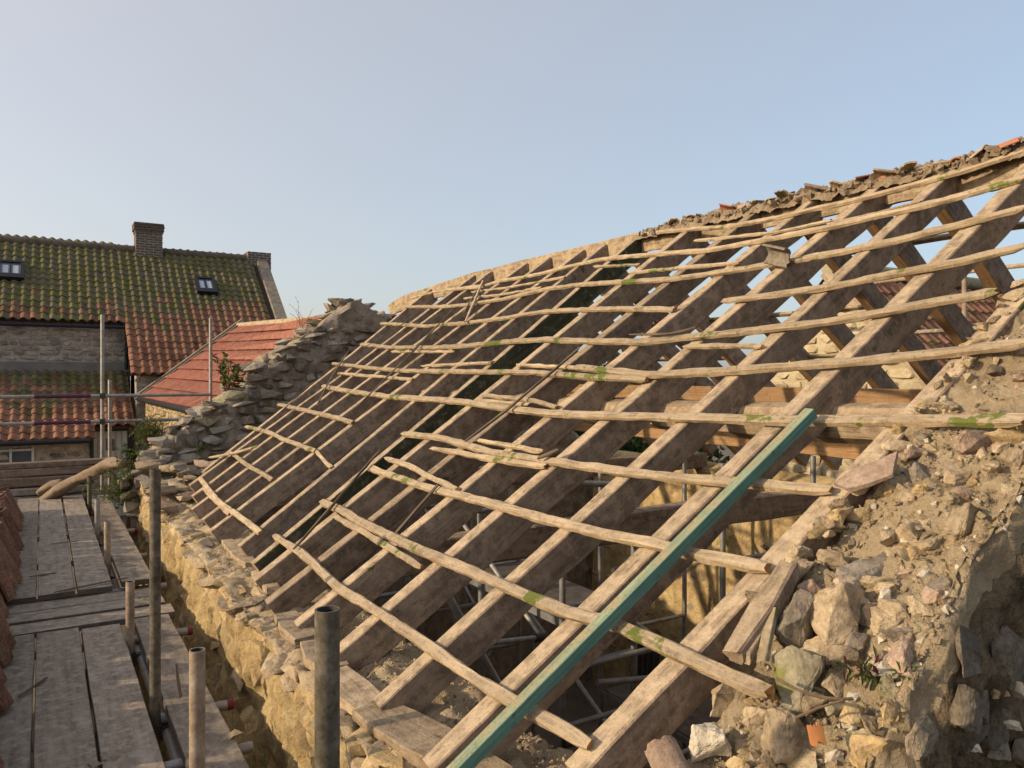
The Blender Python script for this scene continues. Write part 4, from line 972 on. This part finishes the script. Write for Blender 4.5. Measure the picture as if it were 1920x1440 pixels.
mb = MB(); mb.tube((XS-.1, YW-.08, mainz(YW)-.1), (XS-.1, YW-.08, .2), .04, 8); mb.tube((.98, 20.45, -1.4), (.98, 20.45, -3.4), .04, 8); mb.build('downpipe', MAT['black'], house, smooth=40)
mb = MB(); mb.tube((XL, YW-.3, mainz(YW-.3)-.05), (XS-.1, YW-.3, mainz(YW-.3)-.05), .05, 8); mb.build('gutter', MAT['black'], house, smooth=40)

# ------------------------------------------------------------------ red-roofed outbuilding joining barn and house
shed = empty('red_roofed_outbuilding', (3.2, 15.5, -4.2), 'low outbuilding with bright red tile-effect sheet roof behind the broken gable', 'outbuilding')
ex_, ez_ = 2.05, -.52; rx_, rz_ = 4.37, 1.30; y0_, y1_ = 11.2, 20.9
MAT['redsheet'] = stone('red_sheet', [(.20, .058, .034), (.27, .075, .042), (.33, .10, .058)], 2.2, bmp=.15, grime=.3, grimec=(.12, .05, .035), var=.1, fine=14, rough=.6)
sl_ = Vector((rx_-ex_, 0, rz_-ez_)); SLn = sl_.length; sl_.normalize(); nrm_ = Vector((-sl_.z, 0, sl_.x))
nst = 8; st = SLn/nst; first = None
for i in range(nst):                    # each course of the pressed-sheet roof, ribs running down the slope
    V = []; ny = 420
    for j in range(ny+1):
        y = y0_ + (y1_-y0_)*j/ny; rib = .045*(1 + math.cos(2*math.pi*(y-y0_)/.22)) / 2
        for s, hgt in ((i*st - .01 - .03*math.cos(2*math.pi*(y-y0_)/.22), .045), (i*st + st*.97, .004), (i*st + st*1.0, .0)):
            q = Vector((ex_, y, ez_)) + sl_*s + nrm_*(hgt + rib); q.z -= (y1_-y)*.039*s/SLn; V.append(q)
    Fc = [(j*3+k, j*3+k+1, (j+1)*3+k+1, (j+1)*3+k) for j in range(ny) for k in range(2)]
    V2 = [Vector((ex_, y0_ + (y1_-y0_)*j/ny, ez_)) + sl_*(i*st-.01) - nrm_*.004 for j in range(ny+1)]; b0 = len(V); V += V2
    Fc += [(b0+j, j*3, (j+1)*3, b0+j+1) for j in range(ny)]
    mk('roof_sheet', V, Fc, MAT['redsheet'], shed, smooth=55)
mb = MB(); mb.tube((rx_, y0_, rz_-.355), (rx_, y1_, rz_+.03), .08, 10); mb.build('ridge_cap', MAT['s_tan'], shed, smooth=40)
mk('roof', [(rx_, y0_, rz_-.41), (rx_, y1_, rz_-.03), (6.7, y1_, -.5), (6.7, y0_, -.6)], [(0,1,2,3)], MAT['redsheet'], shed)
mb = MB(); a = Vector((ex_, y1_, ez_)) + nrm_*.12; b = Vector((rx_, y1_, rz_)) + nrm_*.12 + sl_*.2
V, Fc, MI, UV = sweep([a - sl_*.1, b], .22, .08, nrm=nrm_, ch=.1); mk('verge_capping', V, Fc, MAT['s_tan'], shed, MI, UV)
V, Fc, MI, UV = sweep([a - sl_*.1 + Vector((0, -.22, -.06)), b + Vector((0, -.22, -.06))], .22, .03, nrm=nrm_, ch=.1); mk('lead_flashing', V, Fc, plain('lead_dark', (.10, .10, .11), .6), shed, MI, UV)
sw = wall_box('wall', ex_+.12, ex_+.5, y0_+.1, y1_, -4.4, ez_-.02, MAT['render'], shed)
z = -1.9
while z < -.62:
    h = rg.uniform(.12, .2); y = 13.4
    while y < 20.6:
        wd = rg.uniform(.2, .45); stone_at((ex_+.115, y+wd/2, z+h/2), (.04, wd/2*.95, h/2*.92), BK, pick(('s_gold', 3), ('s_tan', 3), ('s_grey', 2)), sw, jitter=.05); y += wd
    z += h
mb = MB(); mb.tube((ex_-.05, y0_, ez_-.03), (ex_-.05, y1_, ez_-.03), .05, 10); mb.build('gutter', MAT['black'], shed, smooth=40)

# ------------------------------------------------------------------ cottage seen through the rafters on the right
cot = empty('rear_cottage', (11.5, 7, GR), 'gabled stone cottage with red pantile roof, seen through the bare rafters', 'house')
gx_, ya, yb_, zr_, ze_ = 9.6, 5.35, 8.65, 1.5, -.2
MAT['cw'] = stone('cottage_stone', [(.34, .26, .15), (.46, .37, .22), (.56, .48, .33)], 6, bmp=.6, grime=.15, var=.15)
V = [(gx_, ya, GR), (gx_, yb_, GR), (gx_, yb_, ze_), (gx_, 7, zr_), (gx_, ya, ze_)]; V += [(17, y, z) for x, y, z in V]
cw_ = mk('wall', V, [(4,3,2,1,0), (5,6,7,8,9), (0,5,9,4), (2,7,6,1)], MAT['cw'], cot)
z = -1.6; cnt = 0
while z < zr_-.1:
    h = rg.uniform(.12, .2); f_ = 1.65*(1 - max(0, (z+h-ze_)/(zr_-ze_))); y = 7 - f_
    while y < 7 + f_ - .05:
        wd = min(rg.uniform(.2, .45), 7+f_-y); put('stone', rock(CB, rg.randrange(99), 'cw'), (gx_-.01, y+wd/2, z+h/2), cw_, (0, 0, 0), (.04, wd/2*.96, h/2*.93)); y += wd
    z += h
cr = mk('roof', [(gx_-.05, ya-.1, ze_-.12), (17, ya-.1, ze_-.12), (17, 7, zr_-.02), (gx_-.05, 7, zr_-.02), (gx_-.05, yb_+.1, ze_-.12), (17, yb_+.1, ze_-.12)], [(0,1,2,3), (3,2,5,4)], MAT['felt'], cot)
slope_tiles(cr, gx_-.05, 31, ya-.15, ze_-.15, (zr_-ze_)/(7-ya), 9, lambda x, y: 'pt_mix' if rg.random() < .6 else 'pt_red', lambda r, c_: True)
mb = MB(); mb.tube((gx_-.05, 7, zr_+.06), (17, 7, zr_+.06), .11, 10); mb.build('ridge_tiles', MAT['s_moss'], cot, smooth=40)
V, Fc, MI, UV = sweep([(gx_-.03, ya-.12, ze_-.05), (gx_-.03, 7, zr_+.05)], .06, .16, nrm=Vector((0, -1, 1)).normalized()); mk('barge_board', V, Fc, [MAT['bat_top']]*3, cot, MI, UV)
p = onX(1808, 520, 8.4)
pole = empty('rear_scaffold', (p.x, p.y, GR), 'pale scaffold upright and cross tube standing behind the barn', 'scaffold')
upright(p.x, p.y, p.z + .06, MAT['steel_l'], pole)
mb = MB(); q_ = onX(1808, 510, 8.36); mb.tube((8.36, q_.y-1.6, q_.z), (8.36, q_.y+2.5, q_.z), TR, 10); mb.build('cross_tube', MAT['raf_end'], pole, smooth=40)
V, Fc, MI, UV = sweep([(8.45, p.y-1.2, p.z-.52), (8.45, p.y+1.4, p.z-.55)], .2, .04, nrm=Vector((0, 0, 1))); mk('platform_board', V, Fc, [MAT['board']]*3, pole, MI, UV)

# ------------------------------------------------------------------ access towers and clutter inside the barn
def tower(x0, x1, y0, y1, ztop, label, decks, rungs, braces):
    t_ = empty('access_tower', ((x0+x1)/2, (y0+y1)/2, GR), label, 'access tower'); r = .026
    for x in (x0, x1):
        for y in (y0, y1):
            mb = MB(); mb.tube((x, y, GR), (x, y, ztop), r, 12); mb.build('upright', MAT['alu'], t_, smooth=40)
    for z in rungs:
        for y in (y0, y1):
            mb = MB(); mb.tube((x0, y, z), (x1, y, z), r*.85, 10); mb.build('rung', MAT['alu'], t_, smooth=40)
    for (a, b) in braces:
        mb = MB(); mb.tube(a, b, r*.8, 10); bo = mb.build('brace', MAT['steel'], t_, smooth=40)
        d_ = (Vector(b)-Vector(a)); 
        for k in (.04, .96):
            c_ = Vector(a) + d_*k; mb = MB(); mb.tube(c_ - d_.normalized()*.05, c_ + d_.normalized()*.05, r*1.35, 10); mb.build('clamp', MAT['iron'], bo, smooth=40)
    for z in decks:
        mb = MB(); mb.box(((x0+x1)/2, (y0+y1)/2, z), x1-x0-.06, y1-y0-.06, .035); mb.build('deck', MAT['ply'], t_)
        for x in (x0+.04, x1-.04):
            mb = MB(); mb.box((x, (y0+y1)/2, z-.03), .05, y1-y0-.04, .06); mb.build('deck_beam', MAT['alu'], t_)
tower(3.35, 4.05, 4.75, 6.5, -1.15, 'aluminium access tower with plywood deck inside the barn, nearer one', [-1.85, -3.6], [-1.3, -1.75, -2.2, -2.65, -3.1, -3.55, -4.0],
      [((3.35, 4.75, -2.2), (3.35, 6.5, -1.3)), ((4.05, 4.75, -3.1), (4.05, 6.5, -2.2)), ((3.35, 4.75, -3.9), (3.35, 6.5, -3.0)), ((3.35, 4.7, -2.75), (4.05, 4.7, -2.75))])
tower(5.0, 6.2, 4.7, 6.4, -.75, 'taller tube tower beside the rear barn wall', [-3.3], [-1.6, -2.7, -3.8],
      [((5.0, 5.0, -2.62), (5.0, 6.4, -2.3)), ((5.0, 4.7, -3.4), (6.2, 4.7, -2.4)), ((4.05, 5.0, -1.62), (5.0, 5.0, -1.55)), ((4.05, 4.75, -3.2), (5.6, 4.72, -3.05)), ((4.1, 4.72, -2.62), (5.0, 4.7, -2.55))])
tower(2.2, 2.9, 5.2, 6.6, -1.6, 'low aluminium tower frame in the dark inside the barn', [-3.2], [-2.0, -2.5, -3.0, -3.5], [((2.2, 5.2, -2.9), (2.9, 5.2, -1.9)), ((2.1, 4.9, -1.9), (3.3, 4.9, -2.0)), ((2.2, 5.15, -3.6), (2.2, 6.6, -2.4))])
tower(4.1, 4.8, 7.4, 8.9, -1.0, 'farther aluminium tower frame behind the deck tower in the barn', [-2.3], [-1.2, -1.65, -2.1, -2.55, -3.0, -3.45], [((4.1, 7.4, -2.6), (4.1, 8.9, -1.6)), ((4.8, 7.4, -1.4), (4.8, 8.9, -2.4)), ((4.1, 7.36, -3.2), (4.8, 7.36, -2.3))])
def tube_prop(a, b, lab, m='alu', r=.024):
    mb = MB(); mb.tube(a, b, r, 12); return tag(mb.build('loose_tube', MAT[m], smooth=40), lab, 'tube')
tube_prop(onY(835, 1108, 4.0), onY(950, 1310, 3.9), 'silver tube leaning steeply inside the barn below the rafters')
for a_, b_, lab in (((890, 1052), (1010, 1038), 'grey level tube under the tie beam inside the barn'), ((930, 1290), (1160, 1232), 'low grey tube crossing behind the green board'), ((1068, 905), (1140, 908), 'blue grey tube end beneath the middle battens'), ((1120, 1280), (1262, 1268), 'level grey tube in front of the old radiator')):
    A_, B_ = onY(*a_, 4.65), onY(*b_, 4.6); tube_prop(A_, B_ + (B_-A_)*.4, lab, 'steel')
# radiator: columns between two headers
rad = empty('old_radiator', (5.4, 6.1, GR), 'old dark column radiator standing on end inside the barn', 'radiator')
rp = onX(1212, 1215, 5.6); 
for k in range(5):
    x, y = rp.x, rp.y - .09*k + .2; mb = MB()
    for j in range(10):
        a0, a1 = j/10, (j+1)/10; z0 = rp.z - a0*1.05; z1 = rp.z - a1*1.05
        mb.tube((x, y + .02*math.sin(a0*3.1), z0), (x, y + .02*math.sin(a1*3.1), z1), .034 if 0 < j < 9 else .042, 10)
    mb.build('column', MAT['iron'], rad, smooth=45)
for dz in (.02, -1.02):
    mb = MB(); mb.tube((rp.x, rp.y+.28, rp.z+dz), (rp.x, rp.y-.28, rp.z+dz), .028, 10); mb.build('header', MAT['iron'], rad, smooth=45)
mb = MB(); mb.box((rp.x, rp.y, (rp.z-1.05+GR)/2), .3, .6, max(.05, rp.z-1.05-GR)); tag(mb.build('plinth', MAT['s_dark']), 'rough dark stone plinth under the old radiator', 'plinth')

# ------------------------------------------------------------------ plants
def leafmat(name, c, c2, tr=.3):
    m, t, bs = nodes(name); n_ = noise_tex(t, worldpos(t), 23, 3, .6)
    t.links.new(mix(t, n_, c, c2), bs.inputs['Base Color']); bs.inputs['Roughness'].default_value = .6
    bs.inputs['Specular IOR Level'].default_value = .25
    td = N(t, 'ShaderNodeBsdfTranslucent'); td.inputs[0].default_value = (*c2, 1); mx = N(t, 'ShaderNodeMixShader'); mx.inputs[0].default_value = tr
    out = t.nodes['Material Output']; t.links.new(bs.outputs[0], mx.inputs[1]); t.links.new(td.outputs[0], mx.inputs[2]); t.links.new(mx.outputs[0], out.inputs[0])
    return m
MAT['lf'] = leafmat('leaf_green', (.05, .085, .018), (.11, .15, .035))
MAT['lf2'] = leafmat('leaf_dull', (.05, .055, .02), (.11, .095, .035))
MAT['lf3'] = leafmat('leaf_red', (.09, .02, .03), (.16, .05, .06))
MAT['lfd'] = leafmat('leaf_dark', (.018, .035, .012), (.05, .075, .025))
MAT['stem'] = plain('stem', (.09, .06, .035), .8, c2=(.14, .10, .06), scale=40)
def leaf(mb, p, d, n_, L, W, m=0, cup=.15):
    d = d.normalized(); s_ = d.cross(n_).normalized(); u_ = s_.cross(d)
    pts = [p, p + d*L*.35 + s_*W/2 + u_*W*cup, p + d*L*.75 + s_*W*.36 + u_*W*cup, p + d*L - u_*L*.12, p + d*L*.75 - s_*W*.36 + u_*W*cup, p + d*L*.35 - s_*W/2 + u_*W*cup, p + d*L*.5]
    mb.add(pts, [(0, 1, 6), (1, 2, 6), (2, 3, 6), (3, 4, 6), (4, 5, 6), (5, 0, 6)], m)
def rv(): return Vector((rg.gauss(0, 1), rg.gauss(0, 1), rg.gauss(0, 1))).normalized()
def weed(name, base, n_stems, ht, spread, leafL, leafW, nl, mats, label, cat='plant', droop=.4, lean=Vector((0, 0, 0)), group=None):
    e = empty(name, base, label, cat, group); st_, lv = MB(), MB()
    for i in range(n_stems):
        d = Vector((rg.gauss(0, spread), rg.gauss(0, spread), 1)).normalized() + lean; p = Vector(base) + Vector((rg.gauss(0, .02), rg.gauss(0, .02), -.02)); L = ht*rg.uniform(.5, 1.0); r = .0035
        for k in range(6):
            q = p + d*L/6; st_.tube(p, q, r, 5, 0, False, r*.85); r *= .85; p = q
            d = (d + Vector((rg.gauss(0, .16), rg.gauss(0, .16), -droop*.12*k))).normalized()
            for _ in range(nl):
                if k > 0: leaf(lv, p + rv()*.004, (d*.4 + rv()).normalized(), Vector((0, 0, 1)) + rv()*.5, leafL*rg.uniform(.6, 1.2), leafW*rg.uniform(.6, 1.2), rg.randrange(len(mats)))
    tag(st_.build('stems', MAT['stem'], e), kind='stuff'); tag(lv.build('foliage', [MAT[m] for m in mats], e), kind='stuff')
    return e
b = onX(262, 962, .93)
weed('wall_weed', (b.x-.05, b.y, -1.5), 80, .66, .40, .065, .014, 6, ['lf', 'lf', 'lf2'], 'bushy green weed with thin twigs growing from the wall by the walkway', lean=Vector((-.12, -.05, 0)))
p = onX(199, 910, .8); mb = MB()
for k in range(6): leaf(mb, p, rv(), Vector((0, -1, .3)), .018, .02)
tag(mb.build('poppy_flower', plain('poppy', (.6, .03, .02), .6)), 'single small red poppy flower beside the bushy wall weed', 'flower')
b = onY(428, 742, 9.45); weed('gable_shrub', b, 11, .60, .34, .085, .055, 3, ['lf', 'lf', 'lf2', 'lf', 'lf3'], 'leafy green and rust coloured shrub rooted in the broken gable')
b = onY(280, 832, 9.8); weed('grass_tuft', b, 60, .34, .35, .12, .008, 2, ['lf', 'lf2'], 'light green grassy tuft behind the low end of the far gable')
b = onY(248, 865, 9.5); weed('nettle', b, 14, .26, .4, .06, .04, 2, ['lf', 'lfd'], 'small nettle clump where the gable meets the front wall')
b = onY(372, 850, 9.2); weed('seedling', b, 4, .22, .35, .045, .025, 2, ['lf'], 'tiny seedling with bare stem on the grey gable stones')
b = onY(566, 612, 9.6); weed('dry_umbel', b, 5, .42, .22, .012, .012, 3, ['lf2'], 'dry seed head stalks standing on the gable against the sky')
b = onR(1625, 1250, -.02); e = weed('rosette_plant', b, 6, .05, 1.3, .042, .010, 2, ['lfd', 'lf2', 'lf3', 'lf'], 'ragged green and purple leaf rosette growing among the gable stones')
b = onR(1690, 1260, .0); weed('small_rosette', b, 3, .04, .9, .035, .014, 2, ['lf'], 'pale green leaf sprig beside the gable fillet')
b = onR(1500, 1330, .02)
loose('root', [onR(1455, 1270, .04), onR(1500, 1295, .06), onR(1552, 1312, .06), onR(1600, 1308, .03)], .006, .006, [MAT['stem']]*3, 'thin bare root arching over the gable stones', 'root', jit=.02, seg=.03)
loose('root', [onR(1490, 1345, .03), onR(1530, 1325, .05), onR(1580, 1312, .05)], .005, .005, [MAT['stem']]*3, 'short dry root under the arching root', 'root', jit=.02, seg=.03)
# trees beyond the rear wall
def tree(base, ht, rx_, n_, label):
    e = empty('tree', base, label, 'tree', 'trees beyond the barn'); tr, cr_ = MB(), MB(); p = Vector(base)
    tr.tube(p, p + Vector((0, 0, ht*.5)), .16, 8, 0, True, .09); cs = []
    for i in range(11):
        a = i*2.4; d = Vector((math.cos(a)*.8, math.sin(a)*.8, rg.uniform(.4, 1.1))).normalized(); q = p + Vector((0, 0, ht*rg.uniform(.3, .5))); q2 = q + d*rx_*rg.uniform(.5, 1.0)
        tr.tube(q, q2, .05, 6, 0, False, .015); cs.append((q2, rx_*rg.uniform(.25, .5)))
    for i in range(n_):
        c_, r = cs[i % len(cs)]; q = c_ + rv()*r*rg.random()**.4; leaf(cr_, q, rv(), rv(), rg.uniform(.10, .2), rg.uniform(.06, .11), rg.randrange(2))
    tr.build('trunk', MAT['stem'], e); tag(cr_.build('crown', [MAT['lf'], MAT['lfd']], e), kind='stuff')
tree((12.5, 16.5, GR), 5.4, 2.2, 9000, 'dark leafy tree half hidden behind the rafters near the ridge')
tree((10.2, 12.3, GR), 4.6, 1.9, 8000, 'bushy tree glimpsed low between the rafters behind the rear wall')
tree((15.5, 21, GR), 6.3, 2.6, 9000, 'taller dark tree farthest behind the barn ridge')
# ------------------------------------------------------------------ lift everything onto the yard level
for o in list(S.objects):
    if o.parent is None: o.location.z += H
